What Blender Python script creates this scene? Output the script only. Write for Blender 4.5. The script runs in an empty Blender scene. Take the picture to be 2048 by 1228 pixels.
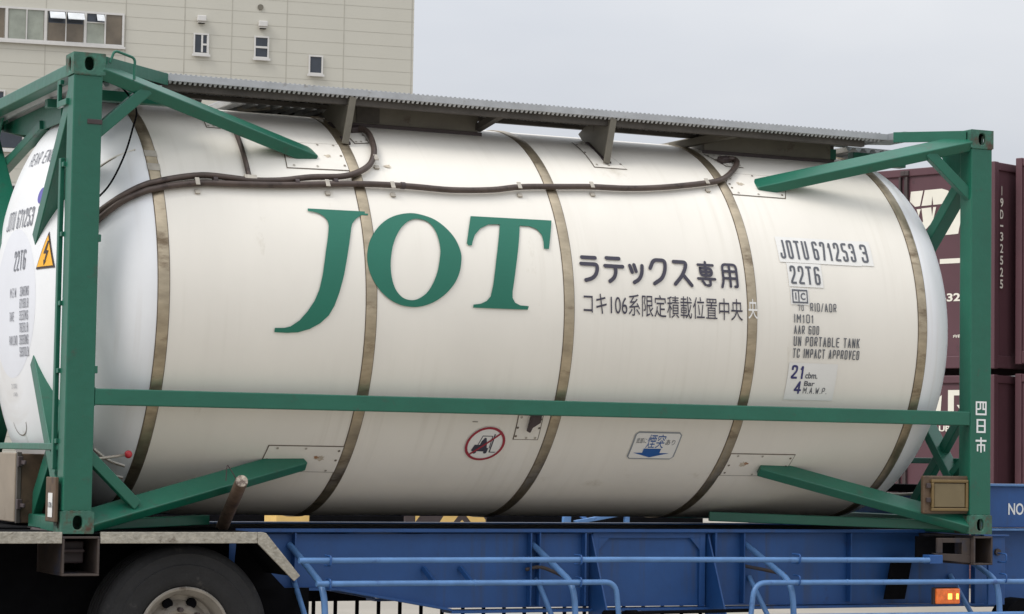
import bpy, bmesh, math, random
from mathutils import Vector, Matrix
random.seed(7)
R = math.radians
sc = bpy.context.scene
COL = sc.collection

# ================================================================ camera
cd = bpy.data.cameras.new("camera")
cam = bpy.data.objects.new("camera", cd); COL.objects.link(cam)
cr = Vector((0.9021863, -0.4310516, 0.0159492)); cu = Vector((-0.0402189, -0.0472483, 0.9980732)); cf = Vector((0.4294675, 0.9010894, 0.0599632))
m = Matrix((cr, cu, -cf)).transposed().to_4x4(); m.translation = Vector((-3.4965592, -12.8716623, 0.4596751))
cam.matrix_world = m
cd.sensor_width = 36.0; cd.lens = 4909.686 / 2048 * 36.0
cd.clip_start = 0.1; cd.clip_end = 2000
sc.camera = cam

# ================================================================ light
SUN_EL, SUN_AZ = R(50), R(262)        # azimuth measured clockwise from +Y
w = bpy.data.worlds.new("World"); sc.world = w; w.use_nodes = True
nt = w.node_tree; nt.nodes.clear()
N = nt.nodes.new; Lk = nt.links.new
out = N('ShaderNodeOutputWorld'); bg = N('ShaderNodeBackground'); sky = N('ShaderNodeTexSky')
sky.sky_type = 'NISHITA'; sky.sun_disc = False; sky.sun_elevation = SUN_EL; sky.sun_rotation = SUN_AZ
sky.dust_density = 4.0; sky.air_density = 1.0
hs = N('ShaderNodeHueSaturation'); hs.inputs['Saturation'].default_value = 0.12
tc = N('ShaderNodeTexCoord'); no = N('ShaderNodeTexNoise'); no.inputs['Scale'].default_value = 3.2; no.inputs['Detail'].default_value = 5
mp = N('ShaderNodeMapping'); mp.inputs['Scale'].default_value = (1, 1, 2.6)
ra = N('ShaderNodeValToRGB'); ra.color_ramp.elements[0].position = .3; ra.color_ramp.elements[1].position = .72
ra.color_ramp.elements[0].color = (4.75, 5.05, 5.6, 1); ra.color_ramp.elements[1].color = (6.2, 6.35, 6.6, 1)
mx = N('ShaderNodeMix'); mx.data_type = 'RGBA'; mx.inputs['Factor'].default_value = 0.86
sx = N('ShaderNodeSeparateXYZ'); mr = N('ShaderNodeMapRange')
mr.inputs['From Min'].default_value = .12; mr.inputs['From Max'].default_value = .9; mr.inputs['To Min'].default_value = 1.0; mr.inputs['To Max'].default_value = 2.15
vm = N('ShaderNodeVectorMath'); vm.operation = 'SCALE'
Lk(tc.outputs['Generated'], mp.inputs['Vector']); Lk(mp.outputs[0], no.inputs['Vector']); Lk(no.outputs['Fac'], ra.inputs['Fac'])
Lk(sky.outputs[0], hs.inputs['Color']); Lk(hs.outputs[0], mx.inputs['A']); Lk(ra.outputs[0], mx.inputs['B'])
Lk(tc.outputs['Generated'], sx.inputs[0]); Lk(sx.outputs['Z'], mr.inputs['Value'])
Lk(mx.outputs['Result'], vm.inputs[0]); Lk(mr.outputs[0], vm.inputs['Scale'])
Lk(vm.outputs[0], bg.inputs['Color']); bg.inputs['Strength'].default_value = 0.1
Lk(bg.outputs[0], out.inputs['Surface'])
sd = bpy.data.lights.new("sun", 'SUN'); sun = bpy.data.objects.new("sun", sd); COL.objects.link(sun)
sd.energy = 1.5; sd.angle = R(25); sd.color = (1.0, .96, .9)
sdir = Vector((math.sin(SUN_AZ) * math.cos(SUN_EL), math.cos(SUN_AZ) * math.cos(SUN_EL), math.sin(SUN_EL)))
sun.rotation_euler = sdir.to_track_quat('Z', 'Y').to_euler(); sun.location = sdir * 50
sc.view_settings.view_transform = 'Standard'; sc.view_settings.look = 'None'
sc.view_settings.exposure = 0.38; sc.view_settings.gamma = 1.0
sc.render.engine = 'CYCLES'; sc.cycles.max_bounces = 6
sc.render.resolution_x = 1024; sc.render.resolution_y = 614

# ================================================================ materials
def mat(name, c, rough=.5, metal=0., var=.12, scale=4., c2=None, amt2=.0, s2=6., bump=0., bscale=60., stretch=(1, 1, 1), emit=None, coat=0., chips=None, runs=None):
    """base colour with broad tone variation; optional second colour (rust, dirt) breaking through in patches"""
    M = bpy.data.materials.new(name); M.use_nodes = True; t = M.node_tree; b = t.nodes['Principled BSDF']
    n = t.nodes.new; l = t.links.new
    tcx = n('ShaderNodeTexCoord'); mpx = n('ShaderNodeMapping'); mpx.inputs['Scale'].default_value = stretch
    l(tcx.outputs['Object'], mpx.inputs['Vector'])
    a = n('ShaderNodeTexNoise'); a.inputs['Scale'].default_value = scale; a.inputs['Detail'].default_value = 6; a.inputs['Roughness'].default_value = .6
    l(mpx.outputs[0], a.inputs['Vector'])
    r = n('ShaderNodeValToRGB'); e = r.color_ramp.elements; e[0].position = .3; e[1].position = .7
    e[0].color = tuple(x * (1 - var) for x in c) + (1,); e[1].color = tuple(min(1, x * (1 + var)) for x in c) + (1,)
    l(a.outputs['Fac'], r.inputs['Fac']); src = r.outputs[0]
    if c2 is not None:
        a2 = n('ShaderNodeTexNoise'); a2.inputs['Scale'].default_value = s2; a2.inputs['Detail'].default_value = 8; a2.inputs['Roughness'].default_value = .68
        l(mpx.outputs[0], a2.inputs['Vector'])
        r2 = n('ShaderNodeValToRGB'); q = r2.color_ramp.elements; q[0].position = .62 - amt2 * .3; q[1].position = .74 - amt2 * .2
        q[0].color = (0, 0, 0, 1); q[1].color = (1, 1, 1, 1); l(a2.outputs['Fac'], r2.inputs['Fac'])
        mm = n('ShaderNodeMix'); mm.data_type = 'RGBA'; mm.inputs['B'].default_value = tuple(c2) + (1,)
        l(src, mm.inputs['A']); l(r2.outputs[0], mm.inputs['Factor']); src = mm.outputs['Result']
    if chips:      # (colour, scale, threshold): small crisp spots of chipped paint or rust
        a4 = n('ShaderNodeTexNoise'); a4.inputs['Scale'].default_value = chips[1]; a4.inputs['Detail'].default_value = 5; a4.inputs['Roughness'].default_value = .75
        l(tcx.outputs['Object'], a4.inputs['Vector'])
        r4 = n('ShaderNodeValToRGB'); q = r4.color_ramp.elements; q[0].position = chips[2]; q[1].position = chips[2] + .03
        q[0].color = (0, 0, 0, 1); q[1].color = (1, 1, 1, 1); l(a4.outputs['Fac'], r4.inputs['Fac'])
        mm = n('ShaderNodeMix'); mm.data_type = 'RGBA'; mm.inputs['B'].default_value = tuple(chips[0]) + (1,)
        l(src, mm.inputs['A']); l(r4.outputs[0], mm.inputs['Factor']); src = mm.outputs['Result']
    if runs:       # (colour, strength): thin vertical dirt runs gathered in patches
        m5 = n('ShaderNodeMapping'); m5.inputs['Scale'].default_value = (16, .7, .7); l(tcx.outputs['Object'], m5.inputs['Vector'])
        a5 = n('ShaderNodeTexNoise'); a5.inputs['Scale'].default_value = 1.3; a5.inputs['Detail'].default_value = 5; l(m5.outputs[0], a5.inputs['Vector'])
        r5 = n('ShaderNodeValToRGB'); q = r5.color_ramp.elements; q[0].position = .52; q[1].position = .78; q[0].color = (0, 0, 0, 1); q[1].color = (1, 1, 1, 1); l(a5.outputs['Fac'], r5.inputs['Fac'])
        a6 = n('ShaderNodeTexNoise'); a6.inputs['Scale'].default_value = 1.1; a6.inputs['Detail'].default_value = 4; l(tcx.outputs['Object'], a6.inputs['Vector'])
        r6 = n('ShaderNodeMapRange'); r6.inputs['From Min'].default_value = .42; r6.inputs['From Max'].default_value = .68; r6.inputs['To Max'].default_value = runs[1]; l(a6.outputs['Fac'], r6.inputs['Value'])
        mu5 = n('ShaderNodeMath'); mu5.operation = 'MULTIPLY'; l(r5.outputs[0], mu5.inputs[0]); l(r6.outputs[0], mu5.inputs[1])
        mm = n('ShaderNodeMix'); mm.data_type = 'RGBA'; mm.inputs['B'].default_value = tuple(runs[0]) + (1,)
        l(src, mm.inputs['A']); l(mu5.outputs[0], mm.inputs['Factor']); src = mm.outputs['Result']
    l(src, b.inputs['Base Color'])
    b.inputs['Roughness'].default_value = rough; b.inputs['Metallic'].default_value = metal
    if coat: b.inputs['Coat Weight'].default_value = coat; b.inputs['Coat Roughness'].default_value = .15
    if bump:
        a3 = n('ShaderNodeTexNoise'); a3.inputs['Scale'].default_value = bscale; a3.inputs['Detail'].default_value = 4
        l(tcx.outputs['Object'], a3.inputs['Vector'])
        bp = n('ShaderNodeBump'); bp.inputs['Strength'].default_value = bump; bp.inputs['Distance'].default_value = .01
        l(a3.outputs['Fac'], bp.inputs['Height']); l(bp.outputs[0], b.inputs['Normal'])
    if emit: b.inputs['Emission Color'].default_value = tuple(emit[:3]) + (1,); b.inputs['Emission Strength'].default_value = emit[3]
    return M

GREEN = mat('green_paint', (.008, .108, .066), .38, var=.10, scale=3, c2=(.030, .075, .05), amt2=.1, s2=9, bump=.2, bscale=18, coat=.08, chips=((.045, .022, .012), 14, .735))
GREENW = mat('worn_green_casting', (.035, .13, .09), .55, var=.3, scale=12, c2=(.07, .035, .02), amt2=.45, s2=11, bump=.3)
CREAM = mat('cream_cladding', (.77, .73, .655), .46, var=.035, scale=1.6, c2=(.60, .55, .46), amt2=-.05, s2=3.0, bump=.28, bscale=2.6, stretch=(1, 1, .35), coat=.0, chips=((.30, .25, .19), 22, .775), runs=((.45, .40, .31), .26))
WHITE = mat('white_head_paint', (.76, .765, .775), .4, var=.035, scale=2.2, c2=(.5, .48, .45), amt2=-.1, s2=4, bump=.10, bscale=5, chips=((.30, .26, .2), 20, .77), runs=((.45, .38, .29), .45))
PLATE = mat('cover_plate_paint', (.74, .70, .63), .4, var=.05, scale=8, c2=(.35, .24, .15), amt2=-.25, s2=10)
SEAL = mat('dirty_sealant', (.16, .13, .10), .8, var=.3, scale=30)
STEEL = mat('stained_steel_band', (.42, .35, .25), .38, metal=.85, var=.25, scale=9, c2=(.17, .125, .08), amt2=.22, s2=5, bump=.15, bscale=20, stretch=(.6, 1, 1.6))
GALV = mat('galvanised_steel', (.42, .43, .44), .55, metal=.35, var=.12, scale=10, c2=(.22, .2, .17), amt2=.05, s2=8)
DARKM = mat('dark_weathered_metal_and_shade', (.085, .075, .065), .7, metal=.2, var=.25, scale=9)  # also colours the panel standing in for shade beside the cabinet
TAUPE = mat('taupe_steel_plate', (.16, .145, .115), .6, metal=.25, var=.15, scale=5, c2=(.07, .05, .035), amt2=.1, s2=7)
CONDUIT = mat('brown_conduit', (.085, .062, .052), .42, metal=.35, var=.3, scale=9, c2=(.03, .02, .018), amt2=.2, s2=12)
CLIP = mat('clip_metal', (.42, .38, .32), .45, metal=.5, var=.2, scale=20)
BLACK = mat('black_rubber_and_shade', (.005, .005, .006), .7, var=.3, scale=10)  # also colours the sheets that stand in for shade
TYRE = mat('tyre_rubber', (.013, .0125, .013), .78, var=.25, scale=14, c2=(.06, .055, .05), amt2=.1, s2=8, bump=.25, bscale=90)
RIM = mat('dusty_rim_paint', (.34, .31, .27), .55, metal=.4, var=.2, scale=8, c2=(.13, .1, .08), amt2=.2, s2=9)
BLUE = mat('blue_chassis_paint', (.014, .072, .235), .5, var=.14, scale=3.5, c2=(.018, .05, .16), amt2=.05, s2=8, bump=.15, bscale=16, chips=((.05, .035, .03), 11, .72), runs=((.045, .05, .065), .8))
BLUEL = mat('blue_tube_paint', (.095, .21, .43), .38, var=.16, scale=9, c2=(.04, .09, .25), amt2=.1, s2=11, bump=.2, bscale=22, chips=((.06, .04, .03), 18, .70))
RUSTB = mat('rusty_bolster_steel', (.05, .036, .03), .7, var=.3, scale=8, c2=(.03, .035, .06), amt2=.3, s2=6)
CHECK = mat('chequer_plate_aluminium', (.40, .37, .31), .5, metal=.6, var=.25, scale=22, c2=(.16, .13, .1), amt2=.1, s2=9, bump=.5, bscale=70)
BEIGEC = mat('beige_cabinet_steel', (.30, .245, .185), .5, metal=.3, var=.12, scale=4, c2=(.16, .12, .09), amt2=.0, s2=6)
BROWNP = mat('brown_holder_steel', (.10, .062, .035), .6, var=.3, scale=10, c2=(.05, .03, .02), amt2=.2, s2=12)
OLIVE = mat('olive_cover_plate', (.165, .125, .062), .5, var=.1, scale=8)
LOGO = mat('logo_green_film', (.006, .135, .085), .42, var=.05, scale=3)
INK = mat('dark_lettering_film', (.042, .038, .058), .5, var=.1, scale=10)
NAVY = mat('navy_lettering_ink', (.035, .035, .14), .5, var=.1, scale=10)
INKG = mat('grey_lettering_ink', (.10, .105, .12), .5, var=.1, scale=10)
DECAL = mat('white_decal_film', (.75, .735, .70), .42, var=.03, scale=6)
LETW = mat('white_letter_paint', (.74, .75, .74), .6, var=.06, scale=12)
REDF = mat('dark_red_film', (.30, .02, .035), .5, var=.08, scale=12)
BLUEF = mat('blue_film', (.01, .09, .32), .45, var=.1, scale=14)
GREYF = mat('grey_film', (.26, .28, .30), .5, var=.08, scale=14)
YEL = mat('yellow_film', (.82, .42, .03), .5, var=.05, scale=12)
YELP = mat('yellow_paint', (.70, .47, .16), .6, var=.08, scale=6)
REDB = mat('red_knob_plastic', (.45, .025, .035), .35, var=.05)
PURP = mat('maroon_container_paint', (.086, .035, .044), .55, var=.10, scale=1.2, c2=(.05, .025, .03), amt2=-.02, s2=3, bump=.12, bscale=3, chips=((.03, .018, .016), 9, .73), runs=((.045, .03, .03), .6))
PURPD = mat('dark_maroon_end_paint', (.050, .022, .030), .6, var=.14, scale=1.4)
IVORY = mat('ivory_logo_paint', (.72, .69, .60), .6, var=.05, scale=3)
WALLP = mat('beige_alc_panel', (.52, .50, .435), .8, var=.03, scale=.25, c2=(.46, .43, .36), amt2=-.08, s2=.5, stretch=(1, 1, .25))
SEAMM = mat('panel_joint_sealant', (.40, .38, .325), .9, var=.1, scale=2)
ALU = mat('aluminium_window_frame', (.62, .60, .57), .45, metal=.3, var=.04)
GROUND = mat('pale_concrete_ground', (.29, .265, .225), .9, var=.12, scale=.6, c2=(.21, .19, .165), amt2=.1, s2=.25, bump=.2, bscale=3)
CONTB = mat('container_hardware', (.05, .035, .035), .6, var=.2, scale=6)
def glass(name, c, rough=.08):
    M = mat(name, c, rough, var=.25, scale=1.1); M.node_tree.nodes['Principled BSDF'].inputs['Specular IOR Level'].default_value = .6; return M
for M_ in (BLACK,):
    M_.node_tree.nodes['Principled BSDF'].inputs['Specular IOR Level'].default_value = .08; M_.node_tree.nodes['Principled BSDF'].inputs['Roughness'].default_value = 1
G_DARK = glass('dark_window_glass', (.035, .042, .055)); G_FROST = glass('frosted_green_glass', (.29, .31, .26), .35)
G_BROWN = glass('brown_room_glass', (.15, .12, .085), .2); G_TILT = glass('tilted_bright_glass', (.62, .64, .66), .12)
AMB = mat('amber_lens', (.62, .13, .03), .3, var=.35, scale=28, emit=(1, .22, .03, .12))
AMBH = mat('lit_amber_bulb', (1, .5, .1), .3, emit=(1, .42, .06, 2.2))

# ================================================================ mesh helpers
class MB:
    def __init__(s): s.v = []; s.f = []
    def add(s, vs, fs):
        o = len(s.v); s.v += [tuple(v) for v in vs]; s.f += [tuple(i + o for i in f) for f in fs]; return s
    def box(s, x0, x1, y0, y1, z0, z1):
        return s.add([(x0, y0, z0), (x1, y0, z0), (x1, y1, z0), (x0, y1, z0), (x0, y0, z1), (x1, y0, z1), (x1, y1, z1), (x0, y1, z1)],
                     [(0, 3, 2, 1), (4, 5, 6, 7), (0, 1, 5, 4), (1, 2, 6, 5), (2, 3, 7, 6), (3, 0, 4, 7)])
    def beam(s, a, b, w_, h, up=(0, 0, 1)):
        a = Vector(a); b = Vector(b); d = (b - a).normalized(); sd_ = d.cross(Vector(up)).normalized(); u = sd_.cross(d)
        vs = [p + sd_ * (i * w_ / 2) + u * (j * h / 2) for p in (a, b) for i, j in ((-1, -1), (1, -1), (1, 1), (-1, 1))]
        return s.add(vs, [(0, 1, 2, 3), (7, 6, 5, 4), (0, 4, 5, 1), (1, 5, 6, 2), (2, 6, 7, 3), (3, 7, 4, 0)])
    def tube(s, pts, r, n=10, closed=False):
        pts = [Vector(p) for p in pts]; rings = []; prev = None
        for i, p in enumerate(pts):
            t = (pts[min(i + 1, len(pts) - 1)] - pts[max(i - 1, 0)]).normalized()
            if prev is None: a = t.orthogonal().normalized()
            else: a = (prev - t * prev.dot(t)).normalized()
            prev = a; b = t.cross(a)
            rings.append([p + (a * math.cos(2 * math.pi * k / n) + b * math.sin(2 * math.pi * k / n)) * r for k in range(n)])
        vs = [v for rg in rings for v in rg]; fs = []
        for i in range(len(rings) - 1):
            for k in range(n): fs.append((i * n + k, i * n + (k + 1) % n, (i + 1) * n + (k + 1) % n, (i + 1) * n + k))
        fs.append(tuple(reversed(range(n)))); fs.append(tuple((len(rings) - 1) * n + k for k in range(n)))
        return s.add(vs, fs)
    def prism(s, poly, off, base=None):
        """poly: 3D points of one face, extruded by vector off"""
        off = Vector(off); n = len(poly); vs = [Vector(p) for p in poly] + [Vector(p) + off for p in poly]
        return s.add(vs, [tuple(range(n)), tuple(reversed(range(n, 2 * n)))] + [(i, i + n, (i + 1) % n + n, (i + 1) % n) for i in range(n)])
    def lathe(s, prof, c, axis, n=64, a0=0, a1=2 * math.pi):
        """prof: (along, radius) ; axis 'x' or 'y'"""
        full = abs(a1 - a0 - 2 * math.pi) < 1e-6; k = n if full else n + 1; vs = []
        for (t, r) in prof:
            for i in range(k):
                a = a0 + (a1 - a0) * i / n
                if axis == 'x': vs.append((c[0] + t, c[1] + r * math.cos(a), c[2] + r * math.sin(a)))
                else: vs.append((c[0] + r * math.cos(a), c[1] + t, c[2] + r * math.sin(a)))
        fs = []
        for j in range(len(prof) - 1):
            for i in range(n):
                i2 = (i + 1) % k; fs.append((j * k + i, j * k + i2, (j + 1) * k + i2, (j + 1) * k + i))
        return s.add(vs, fs)

WORLD0 = {}
def link(name, me, m_, parent=None, smooth=False, bevel=0., label=None):
    o = bpy.data.objects.new(name, me); COL.objects.link(o)
    if m_: me.materials.append(m_)
    if parent is not None:
        o.parent = parent; o.location = -WORLD0.get(parent.name, Vector((0, 0, 0)))
    if smooth:
        for p in me.polygons: p.use_smooth = True
    if bevel:
        b = o.modifiers.new('bevel', 'BEVEL'); b.width = bevel; b.segments = 2; b.limit_method = 'ANGLE'; b.harden_normals = False
    if label: o['label'] = label
    return o
def obj(name, mb, m_, parent=None, smooth=False, bevel=0., label=None):
    me = bpy.data.meshes.new(name); me.from_pydata(mb.v, [], mb.f); me.update()
    bm = bmesh.new(); bm.from_mesh(me); bmesh.ops.recalc_face_normals(bm, faces=bm.faces)
    if smooth:
        for e in bm.edges:
            if len(e.link_faces) == 2 and e.calc_face_angle(0) > R(38): e.smooth = False
    bm.to_mesh(me); bm.free()
    return link(name, me, m_, parent, smooth, bevel, label)
def thing(name, label, cat, loc, group=None, rz=0):
    o = bpy.data.objects.new(name, None); COL.objects.link(o); o.location = loc; o.rotation_euler = (0, 0, rz)
    o['label'] = label; o['category'] = cat
    if group: o['group'] = group
    WORLD0[o.name] = Vector(loc); return o
def catmull(P, n=6):
    P = [Vector(p) for p in P]; Q = [P[0] * 2 - P[1]] + P + [P[-1] * 2 - P[-2]]; o = []
    for i in range(1, len(Q) - 2):
        for k in range(n):
            t = k / n; a, b, c, d = Q[i - 1:i + 3]
            o.append(.5 * ((2 * b) + (c - a) * t + (2 * a - 5 * b + 4 * c - d) * t * t + (3 * b - a - 3 * c + d) * t ** 3))
    o.append(P[-1]); return o
def arc_bend(pts, r, n=6):
    """polyline with rounded corners"""
    P = [Vector(p) for p in pts]; o = [P[0]]
    for i in range(1, len(P) - 1):
        a = (P[i - 1] - P[i]).normalized(); b = (P[i + 1] - P[i]).normalized()
        s_, e_ = P[i] + a * r, P[i] + b * r
        for k in range(n + 1):
            t = k / n; o.append(s_ * (1 - t) ** 2 + P[i] * 2 * t * (1 - t) + e_ * t * t)
    o.append(P[-1]); return o

# ---- 2D shapes (lists of (verts2d, faces)) -> decals
def shape_poly(outer, holes=()):
    cu_ = bpy.data.curves.new('outline', 'CURVE'); cu_.dimensions = '2D'; cu_.fill_mode = 'BOTH'
    for lp in [outer] + list(holes):
        sp = cu_.splines.new('POLY'); sp.points.add(len(lp) - 1)
        for i, (x, y) in enumerate(lp): sp.points[i].co = (x, y, 0, 1)
        sp.use_cyclic_u = True
    return curve_mesh(cu_)
def curve_mesh(cu_):
    o = bpy.data.objects.new('outline', cu_); COL.objects.link(o)
    dg = bpy.context.evaluated_depsgraph_get(); ev = o.evaluated_get(dg); me = ev.to_mesh()
    v = [(a.co.x, a.co.y) for a in me.vertices]; f = [tuple(p.vertices) for p in me.polygons]
    ev.to_mesh_clear(); bpy.data.objects.remove(o); bpy.data.curves.remove(cu_)
    return v, f
def shape_text(body, x0, x1, y0, y1, bold=0., sp=1.):
    c = bpy.data.curves.new('lettering', 'FONT'); c.body = body; c.size = 1; c.offset = bold; c.resolution_u = 4; c.space_character = sp
    v, f = curve_mesh(c)
    if not v: return [], []
    a0 = min(p[0] for p in v); a1 = max(p[0] for p in v); b0 = min(p[1] for p in v); b1 = max(p[1] for p in v)
    return [(x0 + (p[0] - a0) / (a1 - a0) * (x1 - x0), y0 + (p[1] - b0) / max(1e-6, b1 - b0) * (y1 - y0)) for p in v], f
def rect(x0, x1, y0, y1): return [(x0, y0), (x1, y0), (x1, y1), (x0, y1)], [(0, 1, 2, 3)]
def stroke(a, b, w_):
    a = Vector(a); b = Vector(b); d = (b - a).normalized(); n = Vector((-d.y, d.x)) * w_ / 2
    return [tuple(a + n), tuple(a - n), tuple(b - n), tuple(b + n)], [(0, 1, 2, 3)]
def disc(cx, cy, r, n=32, ry=None): ry = ry or r; return [(cx + r * math.cos(2 * math.pi * i / n), cy + ry * math.sin(2 * math.pi * i / n)) for i in range(n)], [tuple(range(n))]
def ring(cx, cy, r0, r1, n=48):
    v = []
    for i in range(n):
        a = 2 * math.pi * i / n; v += [(cx + r0 * math.cos(a), cy + r0 * math.sin(a)), (cx + r1 * math.cos(a), cy + r1 * math.sin(a))]
    return v, [(2 * i, 2 * i + 1, (2 * i + 3) % (2 * n), (2 * i + 2) % (2 * n)) for i in range(n)]
def merge(*shs):
    V = []; F = []
    for v, f in shs: o = len(V); V += list(v); F += [tuple(i + o for i in q) for q in f]
    return V, F
def decal(name, sh, fn, m_, parent, cut=(None, .03), label=None):
    """fn maps flat (u,v) to the surface; cut = spacing of subdivision in u and v"""
    v, f = sh; bm = bmesh.new(); bv = [bm.verts.new((p[0], p[1], p[2] if len(p) > 2 else 0)) for p in v]
    for q in f:
        try: bm.faces.new([bv[i] for i in q])
        except ValueError: pass
    for ax, st in enumerate(cut):
        if not st: continue
        lo = min(p[ax] for p in v); hi = max(p[ax] for p in v); t = math.floor(lo / st) * st + st
        while t < hi:
            co = [0, 0, 0]; no_ = [0, 0, 0]; co[ax] = t; no_[ax] = 1
            bmesh.ops.bisect_plane(bm, geom=bm.verts[:] + bm.edges[:] + bm.faces[:], dist=1e-6, plane_co=co, plane_no=no_); t += st
    bm.normal_update()
    for p in bm.verts:
        q = fn(p.co.x, p.co.y)
        if p.co.z: q = q + (fn(p.co.x, p.co.y + 1e-3) - q).cross(fn(p.co.x + 1e-3, p.co.y) - q).normalized() * (-p.co.z)
        p.co = q
    me = bpy.data.meshes.new(name); bm.to_mesh(me); bm.free()
    return link(name, me, m_, parent, label=label)

# ---- stroke lettering (condensed stencil-like capitals with rounded corners)
GL = {'A': [[(0,0),(.5,1),(1,0)],[(.2,.3),(.8,.3)]], 'B': [[(0,0),(0,1),(.9,1),(.9,.53),(.05,.53)],[(.5,.53),(1,.53),(1,0),(0,0)]], 'C': [[(1,.74),(1,1),(0,1),(0,0),(1,0),(1,.26)]],
 'D': [[(.08,1),(1,1),(1,0),(.08,0)],[(0,1),(0,0)]], 'E': [[(1,1),(0,1),(0,0),(1,0)],[(.05,.52),(.85,.52)]], 'G': [[(1,.76),(1,1),(0,1),(0,0),(1,0),(1,.48),(.55,.48)]], 'I': [[(.5,0),(.5,1)]],
 'J': [[(1,1),(1,0),(0,0),(0,.22)]], 'K': [[(0,0),(0,1)],[(1,1),(.05,.45)],[(.35,.62),(1,0)]], 'L': [[(0,1),(0,0),(1,0)]], 'M': [[(0,0),(0,1),(.5,.4),(1,1),(1,0)]], 'N': [[(0,0),(0,1),(1,0),(1,1)]],
 'O': [[(.5,1),(1,1),(1,0),(0,0),(0,1),(.5,1)]], 'P': [[(0,0),(0,1),(1,1),(1,.45),(.05,.45)]], 'R': [[(0,0),(0,1),(1,1),(1,.47),(.05,.47)],[(.5,.47),(1,0)]], 'T': [[(0,1),(1,1)],[(.5,.97),(.5,0)]],
 'U': [[(0,1),(0,0),(1,0),(1,1)]], 'V': [[(0,1),(.5,0),(1,1)]], 'W': [[(0,1),(.25,0),(.5,.7),(.75,0),(1,1)]], 'Y': [[(0,1),(.5,.5),(.5,0)],[(1,1),(.5,.5)]],
 '0': [[(.5,1),(1,1),(1,0),(0,0),(0,1),(.5,1)]], '1': [[(.1,.78),(.6,1),(.6,0)]], '2': [[(0,.76),(0,1),(1,1),(1,.58),(0,.08),(0,0),(1,0)]], '3': [[(0,.8),(0,1),(1,1),(1,.54),(.4,.54)],[(.6,.53),(1,.53),(1,0),(0,0),(0,.2)]],
 '4': [[(.72,0),(.72,1),(0,.26),(1,.26)]], '5': [[(1,1),(0,1),(0,.56),(1,.56),(1,0),(0,0),(0,.18)]], '6': [[(1,.82),(1,1),(0,1),(0,0),(1,0),(1,.56),(.05,.56)]], '7': [[(0,.84),(0,1),(1,1),(.4,0)]],
 '8': [[(.5,1),(1,1),(1,.53),(0,.53),(0,1),(.5,1)],[(.5,.51),(1,.51),(1,0),(0,0),(0,.51),(.5,.51)]], '9': [[(0,.18),(0,0),(1,0),(1,1),(0,1),(0,.44),(.95,.44)]], '/': [[(0,0),(1,1)]], '-': [[(0,.5),(1,.5)]], '.': [[(0,0),(.5,0)]],
 'S': [[(1,.8),(1,1),(0,1),(0,.55),(1,.55),(1,0),(0,0),(0,.2)]]}
GW = {'I': .3, '1': .65, '.': .2, ' ': .55, 'M': 1.15, 'W': 1.2, '-': .6, '/': .8}
def strip(P, w_, layer, cap=0, ext=0):
    P = [Vector((p[0], p[1])) for p in P]; L_ = []
    if ext:
        P[0] = P[0] + (P[0] - P[1]).normalized() * w_ * .5; P[-1] = P[-1] + (P[-1] - P[-2]).normalized() * w_ * .5
    for i, p in enumerate(P):
        a = P[max(i - 1, 0)]; b = P[min(i + 1, len(P) - 1)]; d1 = (p - a) if i else (b - p); d2 = (b - p) if i < len(P) - 1 else (p - a)
        d1 = d1.normalized() if d1.length else d2.normalized(); d2 = d2.normalized() if d2.length else d1
        n = Vector((-(d1 + d2).y, (d1 + d2).x)); n = n.normalized() if n.length > 1e-6 else Vector((-d1.y, d1.x))
        k = 1 / max(.6, n.dot(Vector((-d1.y, d1.x)))); L_ += [tuple(p + n * w_ / 2 * k) + (layer,), tuple(p - n * w_ / 2 * k) + (layer,)]
    F = [(2 * i, 2 * i + 1, 2 * i + 3, 2 * i + 2) for i in range(len(P) - 1)]
    out_ = [(L_, F)]
    if cap:
        for q in (P[0], P[-1]):
            v, f = disc(q.x, q.y, w_ / 2, 14); out_.append(([(x, y, layer + .00006) for x, y in v], f))
    return merge(*out_)
def round_poly(P, r):
    P = [Vector((p[0], p[1], 0)) for p in P]; o = [P[0]]
    for i in range(1, len(P) - 1):
        a = P[i - 1] - P[i]; b = P[i + 1] - P[i]; t = min(r, a.length * .49, b.length * .49); a.normalize(); b.normalize()
        for k in range(6):
            q = k / 5; o.append((P[i] + a * t) * (1 - q) ** 2 + P[i] * 2 * q * (1 - q) + (P[i] + b * t) * q * q)
    o.append(P[-1]); return o
def shape_stroke(body, x0, x1, y0, y1, wt=.16, gap=.42):
    tot = sum(GW.get(c, 1) for c in body) + gap * (len(body) - 1); H_ = y1 - y0; sw = wt * H_ * .72
    unit = (x1 - x0) / tot; sw = min(sw, unit * .36); x = x0; out_ = []; n = 0
    for c in body:
        w_ = GW.get(c, 1) * unit
        for st_ in GL.get(c, []):
            P = [(x + sw / 2 + a * max(w_ - sw, .001), y0 + sw / 2 + b * (H_ - sw)) for a, b in st_]
            if c in 'AMNVWK4':
                for a_, b_ in zip(P[:-1], P[1:]): out_.append(strip([a_, b_], sw, (n % 6) * .0001, 1)); n += 1
            else: out_.append(strip(round_poly(P, unit * .30), sw, (n % 6) * .0001, 0, c in 'TLECGJUS23571IY-/.' )); n += 1
        x += w_ + gap * unit
    return merge(*out_)
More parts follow.
